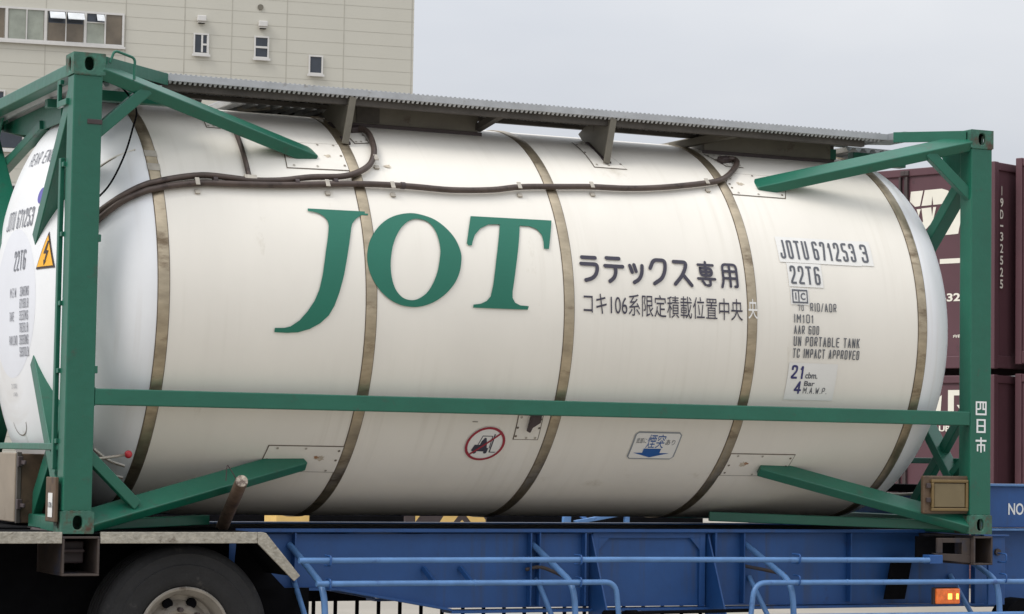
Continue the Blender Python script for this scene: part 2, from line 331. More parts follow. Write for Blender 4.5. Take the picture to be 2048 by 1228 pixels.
KJ = {'ラ': [[(.14,.93),(.86,.93)],[(.06,.66),(.92,.66),(.92,.45),(.80,.22),(.60,.08),(.25,.0)]],
 'テ': [[(.14,.95),(.82,.95)],[(.02,.62),(.98,.62)],[(.58,.60),(.58,.36),(.46,.14),(.22,.0)]],
 'ッ': [[(.06,.68),(.18,.42)],[(.36,.72),(.46,.46)],[(.92,.70),(.86,.38),(.66,.14),(.28,.0)]],
 'ク': [[(.04,.62),(.28,.98),(.92,.98),(.86,.55),(.66,.22),(.22,.0)]],
 'ス': [[(.06,.95),(.76,.95),(.66,.66),(.42,.34),(.04,.02)],[(.52,.42),(.96,.0)]],
 '専': [[(.08,.88),(.92,.88)],[(.5,1),(.5,.42)],[(.18,.74),(.82,.74),(.82,.44),(.18,.44),(.18,.74)],[(.2,.59),(.8,.59)],[(.02,.30),(.98,.30)],[(.70,.30),(.70,.03),(.52,.03)],[(.26,.20),(.40,.06)]],
 '用': [[(.02,.0),(.12,.25),(.12,.95),(.90,.95),(.90,.03),(.76,.03)],[(.14,.66),(.88,.66)],[(.14,.37),(.88,.37)],[(.51,.93),(.51,.03)]]}
def shape_kana(body, x0, x1, y0, y1, wt=.135, gap=.12):
    ws = {'ッ': .82}; tot = sum(ws.get(c, 1) for c in body) + gap * (len(body) - 1); unit = (x1 - x0) / tot; x = x0; out_ = []; n = 0; H_ = y1 - y0; sw = wt * H_
    for c in body:
        w_ = ws.get(c, 1) * unit; k = .72 if c in '専用' else 1
        for st_ in KJ[c]:
            P = [(x + sw / 2 + a * (w_ - sw), y0 + sw / 2 + b * (H_ - sw)) for a, b in st_]
            out_.append(strip(round_poly(P, unit * .16), sw * k, (n % 5) * .00014, 1)); n += 1
        x += w_ + gap * unit
    return merge(*out_)

# ================================================================ ground
g = MB(); g.add([(-300, -200, -1.05), (500, -200, -1.05), (500, 700, -1.05), (-300, 700, -1.05)], [(0, 1, 2, 3)])
go = obj('ground', g, GROUND); go['kind'] = 'structure'

# ================================================================ TANK CONTAINER
YC, ZC, RT = 1.219, 1.285, 1.216
T = thing('tank_container', 'cream tank container in a green steel frame lettered JOT, on the blue trailer', 'tank container', (3.029, 1.219, 0))
TW = Vector((3.029, 1.219, 0))
def cyl(r):
    return lambda u, v: Vector((u, YC - r * math.cos(v / RT), ZC + r * math.sin(v / RT)))
shell = obj('tank_shell', MB().lathe([(.50 + i * (5.05 / 40), RT) for i in range(41)], (0, YC, ZC), 'x', 256), CREAM, T, smooth=True)
HD, HN = .51, 2.6
def headx(rho): return HD * max(0, 1 - min(1, rho / RT) ** HN) ** (1 / 1.9)
prof = [(math.sin(i / 48 * math.pi / 2)) * RT for i in range(49)]
for s_ in (-1, 1):
    pf = [((.50 - headx(r)) if s_ < 0 else (5.55 + headx(r)), max(r, 1e-4)) for r in prof]
    hd = obj('tank_head', MB().lathe(pf, (0, YC, ZC), 'x', 160), WHITE, T, smooth=True, label='white domed rear head of the tank with stencilled data' if s_ < 0 else None)
    # weld seam of knuckle and crown, a fine raised ring
    for rr, th in ():
        xx = (.50 - headx(rr)) if s_ < 0 else (5.55 + headx(rr))
        obj('weld_seam', MB().lathe([(xx - .0 * s_, rr - .005), (xx + .003 * s_, rr), (xx, rr + .005)], (0, YC, ZC), 'x', 120), PLATE if rr > 1 else WHITE, hd, smooth=True)
    if s_ < 0: headL = hd
for bx in (.535, 1.757, 3.013, 4.265, 5.517):
    b = obj('retaining_band', MB().lathe([(bx - .031, RT), (bx - .031, RT + .0045), (bx - .026, RT + .0065), (bx + .026, RT + .0065), (bx + .031, RT + .0045), (bx + .031, RT)], (0, YC, ZC), 'x', 256), STEEL, shell, smooth=True)
    for q_ in (-.0335, .0335): obj('band_edge_dirt', MB().lathe([(bx + q_ - .0022, RT + .0012), (bx + q_ + .0022, RT + .0012)], (0, YC, ZC), 'x', 200), SEAL, shell)
def blotch(u, v, r, mm_, stretch_=1.4):
    n = 22; P = []
    for i in range(n):
        a = 2 * math.pi * i / n; k_ = r * random.uniform(.45, 1.0); P.append((u + k_ * stretch_ * math.cos(a), v + k_ * math.sin(a)))
    decal('rust_stain', shape_poly(P), cyl(RT + .0052), mm_, shell)
RUSTS = mat('rust_stain_film', (.33, .17, .085), .8, var=.35, scale=40); DIRTS = mat('light_dirt_film', (.50, .43, .34), .7, var=.25, scale=50)
blotch(1.60, -.955, .028, DIRTS); blotch(1.575, -.95, .016, RUSTS); blotch(4.42, -.955, .026, DIRTS); blotch(4.44, -.95, .015, RUSTS)
blotch(1.62, .985, .02, DIRTS); blotch(4.40, 1.0, .025, DIRTS); blotch(1.98, .93, .02, DIRTS)
# clasps on the first band
for th in (41, 36):
    mbk = MB(); a0 = R(th)
    for k in range(2):
        a = a0 + k * .0
    c0 = cyl(RT + .008); sh = rect(.50, .572, RT * R(th), RT * R(th + 2.4)); decal('band_clasp', sh, c0, CLIP, shell)

# cladding plates
c_pl = cyl(RT + .004); c_sl = cyl(RT + .002)
def plate(poly, screws=True, name='cover_plate', grow=.006, m_=PLATE):
    cx = sum(p[0] for p in poly) / len(poly); cy = sum(p[1] for p in poly) / len(poly)
    big = [(cx + (x - cx) * (1 + grow / abs(x - cx + 1e-9) if abs(x - cx) > .01 else 1), cy + (y - cy) * (1 + grow / abs(y - cy) if abs(y - cy) > .01 else 1)) for x, y in poly]
    p = decal(name, (poly, [tuple(range(len(poly)))]), c_pl, m_, shell)
    decal('plate_sealant', (big, [tuple(range(len(big)))]), c_sl, SEAL, p)
    if screws:
        n = len(poly)
        for i in range(n):
            for t in (.08, .5):
                x = poly[i][0] * (1 - t) + poly[(i + 1) % n][0] * t; y = poly[i][1] * (1 - t) + poly[(i + 1) % n][1] * t
                x += (cx - x) * .09; y += (cy - y) * .14
                decal('screw', disc(x, y, .008, 8), cyl(RT + .0065), SEAL if i % 2 else CLIP, p)
plate([(1.342, .862), (1.722, .873), (1.722, 1.118), (1.46, 1.105), (1.36, 1.05)])
plate([(4.305, .897), (4.683, .893), (4.74, 1.02), (4.70, 1.12), (4.37, 1.12), (4.30, 1.00)])
plate([(1.27, -.868), (1.722, -.868), (1.722, -1.076), (1.25, -1.07)])
plate([(4.303, -.872), (4.765, -.872), (4.75, -1.06), (4.303, -1.06)])
plate([(2.77, -.62), (2.925, -.62), (2.935, -.785), (2.78, -.785)], m_=PLATE)
plate([(.945, 1.22), (1.03, 1.22), (1.03, 1.42), (.96, 1.42)])
plate([(1.84, 1.15), (1.93, 1.17), (1.93, 1.36), (1.80, 1.36)])
plate([(4.40, 1.215), (4.52, 1.215), (4.45, 1.40), (4.33, 1.40)])
# rubber outlet flap on the small plate
fl = MB(); P0 = cyl(RT + .012)
fl.prism([P0(2.84, -.60), P0(2.90, -.60), P0(2.905, -.655), P0(2.862, -.69), P0(2.855, -.725), P0(2.84, -.72)], (0, -.03, -.008))
obj('drain_flap', fl, CONTB, shell, bevel=.004)
decal('rust_scar', rect(2.48, 2.515, -.672, -.667), c_pl, SEAL, shell)

# ---- logo and lettering on the cladding
c_lg = cyl(RT + .0085); c_lt = cyl(RT + .006); c_dc = cyl(RT + .0035)
LJ = [(1.406,.563),(1.755,.566),(1.752,.541),(1.73,.541),(1.692,.514),(1.665,.481),(1.655,.451),(1.619,.298),(1.588,.166),(1.558,.066),(1.53,-.007),(1.498,-.062),(1.448,-.108),(1.389,-.141),(1.319,-.163),(1.254,-.168),(1.18,-.167),(1.181,-.143),(1.238,-.141),(1.274,-.131),(1.324,-.097),(1.369,-.045),(1.41,.015),(1.438,.079),(1.459,.161),(1.484,.292),(1.508,.398),(1.519,.458),(1.517,.488),(1.499,.517),(1.468,.536),(1.435,.544),(1.404,.545)]
LO = [(2.041,.574),(2.11,.567),(2.185,.541),(2.248,.491),(2.298,.424),(2.324,.346),(2.323,.287),(2.303,.21),(2.264,.142),(2.203,.08),(2.133,.036),(2.064,.012),(2.005,.006),(1.936,.014),(1.867,.043),(1.809,.09),(1.762,.156),(1.738,.229),(1.738,.304),(1.763,.383),(1.816,.461),(1.884,.521),(1.959,.557)]
LI = [(2.09,.538),(2.142,.522),(2.175,.477),(2.192,.417),(2.196,.348),(2.186,.29),(2.166,.213),(2.13,.136),(2.089,.084),(2.034,.05),(1.985,.045),(1.941,.06),(1.902,.103),(1.882,.163),(1.877,.237),(1.888,.312),(1.91,.381),(1.947,.448),(1.995,.502),(2.044,.532)]
LT = [(2.423,.579),(2.952,.583),(2.901,.392),(2.868,.391),(2.872,.435),(2.867,.481),(2.842,.517),(2.798,.534),(2.733,.534),(2.709,.427),(2.673,.275),(2.641,.122),(2.64,.084),(2.656,.057),(2.689,.042),(2.745,.04),(2.738,.019),(2.387,.017),(2.389,.035),(2.434,.041),(2.474,.059),(2.5,.088),(2.517,.153),(2.548,.308),(2.603,.535),(2.528,.529),(2.472,.5),(2.43,.456),(2.408,.41),(2.401,.387),(2.378,.385),(2.37,.399),(2.392,.479)]
def loopsm(L):
    P = [Vector(p) for p in L]; n = len(P); o = []
    for i in range(n):
        a, b, c, d = P[i - 1], P[i], P[(i + 1) % n], P[(i + 2) % n]
        for k in range(4):
            t = k / 4; q = .5 * ((2 * b) + (c - a) * t + (2 * a - 5 * b + 4 * c - d) * t * t + (3 * b - a - 3 * c + d) * t ** 3); o.append((q.x, q.y))
    return o
logo = decal('company_lettering', merge(shape_poly(LJ), shape_poly(loopsm(LO), [loopsm(LI)]), shape_poly(LT)), c_lg, LOGO, shell, label='large green serif lettering JOT')
decal('logo_tip', (([(1.722, .553), (1.773, .553), (1.771, .541), (1.712, .541)]), [(0, 1, 2, 3)]), c_lg, LOGO, logo)
def stx(body, u0, u1, v0, v1, m_=INKG, wt=.16, name='lettering', fn=c_lt, par=None):
    return decal(name, shape_stroke(body, u0, u1, v0, v1, wt), fn, m_, par or shell)
def txt(body, u0, u1, v0, v1, m_=INK, bold=.02, name='lettering', fn=c_lt, sp=1., par=None):
    return decal(name, shape_text(body, u0, u1, v0, v1, bold, sp), fn, m_, par or shell)
for a, b_, c, d in ((4.495, 5.098, .395, .57), (5.098, 5.19, .40, .572), (4.54, 4.79, .238, .392), (4.545, 4.675, .125, .228), (4.545, 4.90, -.47, -.235)):
    decal('white_decal', rect(a, b_, c, d), c_dc, DECAL, shell)
stx('JOTU', 4.510, 4.716, .418, .547); stx('671253', 4.752, 5.066, .42, .550); stx('3', 5.108, 5.158, .42, .549)
stx('22T6', 4.556, 4.772, .255, .374)
decal('lettering', merge(rect(4.555, 4.667, .210, .220), rect(4.555, 4.667, .134, .144), rect(4.555, 4.563, .144, .210), rect(4.659, 4.667, .144, .210), rect(4.598, 4.606, .144, .210), rect(4.577, 4.585, .155, .200)), c_lt, INKG, shell)
txt('C', 4.615, 4.650, .155, .200, bold=.03, m_=INKG)
stx('70', 4.593, 4.634, .087, .125); stx('RID/ADR', 4.681, 4.872, .086, .140)
stx('IM101', 4.563, 4.704, .012, .066); stx('AAR 600', 4.563, 4.744, -.057, -.003)
stx('UN PORTABLE TANK', 4.563, 5.045, -.130, -.070); stx('TC IMPACT APPROVED', 4.563, 5.048, -.203, -.145)
stx('21', 4.568, 4.660, -.334, -.248, m_=NAVY, wt=.22); txt('cbm.', 4.672, 4.761, -.330, -.291, bold=.02, m_=INKG)
stx('4', 4.605, 4.658, -.430, -.348, m_=NAVY, wt=.22); txt('Bar', 4.673, 4.749, -.378, -.346, m_=INKG); stx('M.A.W.P.', 4.674, 4.845, -.426, -.386)
decal('lettering', shape_kana('ラテックス専用', 3.085, 4.193, .200, .375), c_lt, INK, shell); txt('コキ106系限定積載位置中央', 3.106, 4.196, .008, .142, bold=0)
txt('央', 4.234, 4.300, .023, .145, m_=DECAL, bold=.006, fn=cyl(RT + .0085))

# no-forklift sticker
cx, cy = 2.605, -.827
st = decal('prohibition_sticker', disc(cx, cy, .128, 40), c_dc, DECAL, shell, label='round no-forklift sticker with red ring and slash')
decal('red_ring', merge(ring(cx, cy, .110, .126), stroke((cx - .083, cy - .083), (cx + .083, cy + .083), .012)), cyl(RT + .0065), REDF, st)
fk = merge(rect(cx - .07, cx + .03, cy - .055, cy - .028), ([(cx - .078, cy - .05), (cx - .02, cy - .05), (cx - .02, cy - .005), (cx - .065, cy - .005)], [(0, 1, 2, 3)]),
           ([(cx - .035, cy - .03), (cx + .02, cy - .03), (cx + .012, cy + .0), (cx - .002, cy + .045), (cx - .014, cy + .048), (cx - .028, cy + .02)], [(0, 1, 2, 3, 4, 5)]),
           stroke((cx - .045, cy - .01), (cx - .03, cy + .062), .005), stroke((cx - .033, cy + .06), (cx + .033, cy + .06), .005), stroke((cx + .033, cy + .06), (cx + .036, cy - .03), .005),
           stroke((cx + .045, cy + .075), (cx + .045, cy - .062), .008), stroke((cx + .045, cy - .060), (cx + .082, cy - .060), .006), disc(cx - .052, cy - .060, .014, 12), disc(cx + .018, cy - .060, .012, 12))
decal('forklift_symbol', fk, cyl(RT + .005), INK, st)
# blue heat warning sticker (leans, as fixed on the shell)
u0, u1, v0, v1 = 3.58, 3.905, -.925, -.712
rr = .022; ro = [(u0 + rr, v0), (u1 - rr, v0), (u1, v0 + rr), (u1, v1 - rr), (u1 - rr, v1), (u0 + rr, v1), (u0, v1 - rr), (u0, v0 + rr)]
st2 = decal('warning_sticker', (ro, [tuple(range(8))]), c_dc, GREYF, shell, label='small white sticker with blue down arrow and Japanese characters')
i_ = .010; ri = [(u0 + rr, v0 + i_), (u1 - rr, v0 + i_), (u1 - i_, v0 + rr), (u1 - i_, v1 - rr), (u1 - rr, v1 - i_), (u0 + rr, v1 - i_), (u0 + i_, v1 - rr), (u0 + i_, v0 + rr)]
decal('sticker_face', (ri, [tuple(range(8))]), cyl(RT + .005), DECAL, st2)
txt('底部に', u0 + .022, u0 + .092, v0 + .128, v0 + .168, INKG, .0, 'characters', cyl(RT + .0065), par=st2)
txt('煙突', u0 + .100, u0 + .220, v0 + .092, v0 + .196, BLUEF, .0, 'characters', cyl(RT + .0065), par=st2)
txt('あり', u0 + .228, u0 + .292, v0 + .118, v0 + .158, INKG, .0, 'characters', cyl(RT + .0065), par=st2)
mu = (u0 + u1) / 2 - .008
decal('down_arrow', ([(mu - .062, v0 + .088), (mu + .058, v0 + .088), (mu + .058, v0 + .054), (mu + .125, v0 + .054), (mu, v0 + .018), (mu - .125, v0 + .054), (mu - .062, v0 + .054)], [(0, 6, 2, 1), (6, 5, 4, 3, 2)]), cyl(RT + .0065), BLUEF, st2)

# ---- stencils on the rear head (reading right-to-left in y because it faces -X)
def hmap(off):
    def fn(u, v):      # u to the reader's right = -Y, v = z
        rho = math.hypot(u, v - ZC); return Vector((.50 - headx(rho) - off, YC - u, v))
    return fn
HINK = mat('faded_stencil_ink', (.17, .175, .20), .5, var=.15, scale=30)
def htxt(body, y_left, y_right, z0, z1, m_=HINK, bold=.02):
    return decal('stencil', shape_stroke(body, YC - y_left, YC - y_right, z0, z1, .14), hmap(.004), m_, headL, cut=(.04, .04))
hz = decal('white_roundel', disc(YC - 1.16, 1.285, .43, 64), hmap(.0006), mat('pale_grey_film', (.69, .70, .74), .42, var=.02), headL, cut=(.05, .05))
arc_ = [(YC - 1.17 + .13 * math.cos(a), .60 + .075 * math.sin(a)) for a in [math.pi + math.pi * k / 14 for k in range(15)]]
decal('cut_line', strip(arc_, .006, 0), hmap(.002), SEAL, headL, cut=(.04, .04))
htxt('REAR END', 1.26, .86, 2.09, 2.17); htxt('JOTU 671253 3', 1.44, .79, 1.72, 1.83)
htxt('22T6', 1.145, .92, 1.47, 1.585)
for k, (a, b_) in enumerate((('M.G.W.', '30480KG'), ('', '67196LB'), ('TARE', '3550KG'), ('', '7826LB'), ('PAYLOAD', '26930KG'), ('', '59370LB'))):
    z = 1.345 - k * .069
    htxt(b_, .99, .835, z - .027, z + .027)
    if a: htxt(a, 1.20, 1.20 - .024 * len(a), z - .027, z + .027)
htxt('21.000', 1.20, 1.09, .795, .82); htxt('LITRES', 1.18, 1.10, .75, .77)
decal('round_emblem', disc(YC - .832, 1.888, .046, 24), hmap(.004), mat('violet_blue_film', (.10, .09, .33), .5, var=.2, scale=30), headL, cut=(.04, .04))
ty, tz = .625, 1.533
def tri(s): return [(YC - ty - .115 * s, tz - .075 * s), (YC - ty + .115 * s, tz - .075 * s), (YC - ty, tz + .135 * s)], [(0, 1, 2)]
tg = decal('voltage_warning_sign', tri(1.0), hmap(.004), CONTB, headL, cut=(.03, .03), label='yellow triangular sign with a black lightning bolt')
decal('yellow_field', tri(.84), hmap(.0065), YEL, tg, cut=(.03, .03))
q = YC - ty
decal('lightning_bolt', ([(q + a * .8, tz + b_ * .8) for a, b_ in ((.012, .10), (.032, .10), (.008, .032), (.042, .032), (.012, -.04), (.024, -.036), (-.01, -.075), (-.018, -.03), (-.004, -.036), (.012, .012), (-.03, .012))], [(0, 10, 9, 3, 2, 1), (3, 9, 8, 4), (8, 7, 6, 5, 4)]), hmap(.009), CONTB, tg, cut=(.03, .03))

for pts in ([(.30, -1.00), (.38, -1.03), (.47, -1.045)], [(.32, -1.12), (.40, -1.14), (.485, -1.15)], [(.20, .86), (.32, .90), (.46, .93)]):
    o_ = []
    for u, v in pts:
        f_ = max(0, 1 - ((.5 - u) / HD) ** 1.9) ** (1 / HN); rr_ = RT * f_ + .003; o_.append((u - .004, YC - rr_ * math.cos(v / RT), ZC + rr_ * math.sin(v / RT)))
    obj('cladding_seam', MB().tube(catmull(o_, 5), .004, 6), PLATE, headL)
    obj('seam_rust', MB().tube(catmull([(a, b_, c - .008) for a, b_, c in o_], 5), .003, 6), SEAL, headL)
# ---- frame
def fpart(name, mb, bevel=.007, m_=GREEN, label=None, parent=T): return obj(name, mb, m_, parent, bevel=bevel, label=label)
def casting(x0, y0, z0, sx_, sy_):
    """corner fitting with real oval apertures in side and end face: built as walls around holes"""
    L_, W_, H_ = .178, .162, .118
    xa, xb = (x0, x0 + L_) if sx_ > 0 else (x0 - L_, x0); ya, yb = (y0, y0 + W_) if sy_ > 0 else (y0 - W_, y0); za, zb = z0, z0 + H_
    def face(c, hw, hh, W2, H2):        # plate with an oval hole, local 2D
        n = 24; inner = []; outer = []
        for k in range(n):
            a = 2 * math.pi * k / n; ca, sa = math.cos(a), math.sin(a)
            inner.append((hw * abs(ca) ** .8 * (1 if ca >= 0 else -1), hh * abs(sa) ** .8 * (1 if sa >= 0 else -1)))
            t = min(W2 / max(abs(ca), 1e-6), H2 / max(abs(sa), 1e-6)); outer.append((ca * t, sa * t))
        # make sure the corners are met
        for cxx, cyy in ((W2, H2), (-W2, H2), (-W2, -H2), (W2, -H2)):
            k = min(range(n), key=lambda i: (outer[i][0] - cxx) ** 2 + (outer[i][1] - cyy) ** 2); outer[k] = (cxx, cyy)
        return inner, outer
    mb = MB()
    def wall(mapf, th, hw, hh, W2, H2):
        inner, outer = face(0, hw, hh, W2, H2); n = len(inner)
        vs = [mapf(a, b, 0) for a, b in inner] + [mapf(a, b, 0) for a, b in outer] + [mapf(a, b, th) for a, b in inner]
        fs = [(i, (i + 1) % n, n + (i + 1) % n, n + i) for i in range(n)] + [(i, 2 * n + i, 2 * n + (i + 1) % n, (i + 1) % n) for i in range(n)]
        mb.add(vs, fs)
    cxm, cym, czm = (xa + xb) / 2, (ya + yb) / 2, (za + zb) / 2
    ys = y0; dy = 1 if sy_ > 0 else -1
    wall(lambda a, b, t: (cxm + a, ys + dy * t, czm + b), .02, .026, .037, L_ / 2, H_ / 2)
    dx = 1 if sx_ > 0 else -1
    wall(lambda a, b, t: (x0 + dx * t, cym + a, czm + b), .02, .024, .037, W_ / 2, H_ / 2)
    # remaining four faces
    xo = x0 + dx * L_; yo = y0 + dy * W_
    mb.add([(xo, ya, za), (xo, yb, za), (xo, yb, zb), (xo, ya, zb)], [(0, 1, 2, 3)]); mb.add([(xa, yo, za), (xb, yo, za), (xb, yo, zb), (xa, yo, zb)], [(0, 1, 2, 3)])
    mb.add([(xa, ya, zb), (xb, ya, zb), (xb, yb, zb), (xa, yb, zb)], [(0, 1, 2, 3)]); mb.add([(xa, ya, za), (xb, ya, za), (xb, yb, za), (xa, yb, za)], [(0, 1, 2, 3)])
    me = bpy.data.meshes.new('corner_fitting'); me.from_pydata(mb.v, [], mb.f)
    bm = bmesh.new(); bm.from_mesh(me); bmesh.ops.remove_doubles(bm, verts=bm.verts, dist=1e-5); bmesh.ops.recalc_face_normals(bm, faces=bm.faces); bm.to_mesh(me); bm.free()
    c = link('corner_fitting', me, GREENW, T, bevel=.006)
    return c
for X, sX in ((0, 1), (6.058, -1)):
    for Y, sY in ((0, 1), (2.438, -1)):
        for Z in (0, 2.473): casting(X, Y, Z, sX, sY)
        xa, xb = (.006, .166) if sX > 0 else (5.892, 6.052); ya, yb = (.006, .132) if sY > 0 else (2.306, 2.432)
        fpart('corner_post', MB().box(xa, xb, ya, yb, .119, 2.472))
MX = lambda x, e: x if e == 0 else 6.058 - x
MY = lambda y, s: y if s == 0 else 2.438 - y
for e in (0, 1):
    fpart('end_top_beam', MB().box(*sorted((MX(.012, e), MX(.10, e))), .163, 2.275, 2.478, 2.548), .006)
    if e == 0: fpart('end_bottom_beam', MB().box(.02, .14, .163, .78, -.004, .085), .006)
    else: fpart('end_bottom_beam', MB().box(5.92, 6.04, .163, 2.275, .0, .10), .006)
    fpart('end_cross_bar', MB().box(*sorted((MX(.004, e), MX(.05, e))), .133, 2.305, .444, .482), .005)
    for s in (0, 1):
        # slanted end braces between posts and tank heads
        fpart('end_brace', MB().beam((MX(.085, e), MY(.09, s), 2.37), (MX(.10, e), MY(.83, s), 1.63), .16 if e == 0 else .10, .10 if e == 0 else .075, (0, .76 * (1 if s == 0 else -1), .65)), .006)
        fpart('end_brace', MB().beam((MX(.085, e), MY(.09, s), .12), (MX(.10, e), MY(.80, s), .95), .16 if e == 0 else .10, .085 if e == 0 else .065, (0, .8 * (1 if s == 0 else -1), -.6)), .006)
        fpart('end_strut', MB().beam((MX(.09, e), MY(.10, s), .86), (MX(.07, e), MY(.87, s), .06), .11 if e == 0 else .07, .05, (1, 0, 0)), .005)
        # side braces from corners to tank flanks
        fpart('side_brace', MB().beam((MX(.15, e), MY(.06, s), 2.512), (MX(1.535, e), MY(.415, s), 2.165), .125, .068, (0, -.5 if s == 0 else .5, .87)), .007)
        fpart('side_brace', MB().beam((MX(.15, e), MY(.06, s), .062), (MX(1.50, e), MY(.40, s), .41), .125, .064, (0, -.66 if s == 0 else .66, .75)), .007)
        fpart('knee_brace', MB().beam((MX(.13, e), MY(.055, s), 2.15), (MX(.44, e), MY(.10, s), 2.43), .055, .065), .005)
        if e == 0: fpart('knee_brace', MB().beam((MX(.13, e), MY(.055, s), .44), (MX(.44, e), MY(.10, s), .15), .05, .06), .005)
        else: fpart('knee_brace', MB().beam((MX(.10, e), MY(.14, s), .48), (MX(.10, e), MY(.42, s), .28), .05, .05), .005)
        if e == 0: fpart('bottom_brace', MB().beam((MX(.15, e), MY(.12, s), .04), (MX(.98, e), MY(.52, s), .062), .06, .055), .005)
        else: fpart('bottom_brace', MB().beam((MX(.15, e), MY(.12, s), .05), (MX(1.62, e), MY(.80, s), .085), .06, .06), .005)
        tgp = fpart('top_gusset', MB().prism([(MX(.178, e), MY(.04, s), 2.572), (MX(.66 - .13 * e, e), MY(.45 - .10 * e, s), 2.572), (MX(.178, e), MY(.45 - .10 * e, s), 2.572)], (0, 0, .012)), .002)
        fpart('gusset_flange', MB().beam((MX(.185, e), MY(.04, s), 2.550), (MX(.665 - .13 * e, e), MY(.448 - .10 * e, s), 2.550), .012, .068), .002, parent=tgp)
        fpart('corner_web', MB().prism([(MX(.11, e), MY(.14, s), 2.477), (MX(.11, e), MY(.42, s), 2.477), (MX(.11, e), MY(.14, s), 2.16)], (MX(.012, e) - MX(0, e), 0, 0)), .002)
for s in (0, 1):
    fpart('side_rail', MB().box(.167, 5.891, *sorted((MY(.008, s), MY(.06, s))), .690, .779), .006)
for x in (.168, 5.890):
    for z in (.688, .781): obj('weld_bead', MB().tube([(x, .012, z), (x, .058, z)], .004, 6), GREEN, T)
for (x0, z0) in ((.008, 2.4715), (.008, .1185), (5.894, 2.4715), (5.894, .1185)): obj('weld_bead', MB().tube([(x0 + i * .0155, .005, z0 + (.0012 if i % 2 else -.0012)) for i in range(11)], .0045, 6), GREENW, T)
# headers and dark gusset under the rear platform
fpart('platform_bearer', MB().box(.115, .50, .97, 1.03, 2.415, 2.465), .004)
fpart('platform_bearer', MB().box(.17, .72, .30, .36, 2.38, 2.44), .004)
fpart('header_gusset', MB().prism([(.19, 2.42, 2.47), (.19, .95, 2.47), (.19, .95, 2.33), (.19, 1.70, 2.335), (.19, 2.42, 2.44)], (.012, 0, 0)), .002)
fpart('header_strut', MB().beam((.2, 1.35, 2.36), (.2, 2.35, 2.18), .06, .055), .004)
# right end: dark transverse header under the walkway
fpart('platform_bearer', MB().box(5.50, 5.92, .78, .85, 2.42, 2.50), .004); fpart('platform_bearer', MB().box(5.30, 5.38, .80, 2.2, 2.44, 2.51), .004)
# grab handle on the top gusset
fpart('grab_handle', MB().tube(arc_bend([(.212, .040, 2.55), (.235, .040, 2.622), (.352, .040, 2.588), (.350, .040, 2.47)], .025), .0075, 8), 0)
# slot on the post
fpart('post_slot', MB().box(.085, .168, .001, .03, 2.205, 2.232), .003, CONTB)
for z in (.86, 1.57): fpart('post_lug', MB().box(.160, .180, .01, .04, z, z + .04), .003)
# ladder on the rear frame
ld = fpart('ladder', MB().box(-.012, .012, .168, .208, .34, 2.03), .003)
for z in (.48, .86, 1.225, 1.60, 1.98): fpart('rung', MB().box(-.008, .028, .128, .170, z, z + .026), .003, parent=ld)
fpart('ladder_hook', MB().box(-.01, .012, .262, .290, 2.315, 2.465).box(-.01, .012, .10, .262, 2.315, 2.35).box(-.01, .012, .225, .262, 2.44, 2.465), .003)
# plate with number on post foot
lb = obj('number_plate_holder', MB().box(-.03, -.012, .03, .225, .06, .30), BROWNP, T, bevel=.004)
pl = decal('number_plate', rect(-.165, -.075, .085, .215), lambda u, v: Vector((-.0325, -u, v)), DECAL, lb, cut=(None, None))
decal('plate_lettering', shape_text('11709A', -.158, -.082, .135, .165, .02), lambda u, v: Vector((-.034, -u, v)), INKG, pl, cut=(None, None))
# valve cabinet
cab = obj('valve_cabinet', MB().box(-.02, .30, .80, 2.30, .03, .42), BROWNP, T, bevel=.006)
obj('cabinet_door', MB().box(-.05, -.021, .83, 2.28, .035, .425), BEIGEC, cab, bevel=.006)
obj('door_edge', MB().box(-.045, -.021, .795, .823, .03, .43), DARKM, cab, bevel=.003)
for z in (.12, .36): obj('hinge', MB().box(-.035, -.021, .68, .82, z, z + .022).box(-.05, -.021, .755, .785, z - .012, z + .045), CONTB, cab, bevel=.004)
obj('recess_shade_panel', MB().box(.15, .165, .34, .795, .06, .425), DARKM, T, bevel=.006)  # dark panel stands in for the shadowed recess beside the cabinet
obj('hose', MB().tube(catmull([(-.02, 2.4, .0), (-.03, 1.6, .012), (-.03, 1.0, -.008), (-.02, .5, -.0), (.05, .3, -.02)], 5), .018, 8), CONTB, T, smooth=True)
# red ball lever
lv = obj('lever', MB().tube([(.20, .20, .392), (.40, .20, .424)], .008, 8), CLIP, T, smooth=True)
bl = bmesh.new(); bmesh.ops.create_uvsphere(bl, u_segments=20, v_segments=12, radius=.022); me = bpy.data.meshes.new('knob'); bl.to_mesh(me); bl.free(); me.transform(Matrix.Translation((.418, .20, .427))); link('knob', me, REDB, lv, smooth=True)
# cover plate holder right side
dh = obj('document_holder', MB().box(5.555, 5.915, .035, .07, .128, .368), BROWNP, T, bevel=.008)
obj('holder_frame', MB().box(5.605, 5.888, .015, .034, .325, .345).box(5.605, 5.888, .015, .034, .145, .165).box(5.605, 5.625, .015, .034, .165, .325).box(5.868, 5.888, .015, .034, .165, .325), mat('brass_frame', (.19, .13, .055), .4, metal=.4), dh, bevel=.005)
obj('holder_plate', MB().box(5.630, 5.863, .022, .034, .170, .320), OLIVE, dh, bevel=.003)
for z in (.2, .29): obj('holder_hinge', MB().box(5.570, 5.598, .015, .034, z, z + .03), CONTB, dh, bevel=.003)
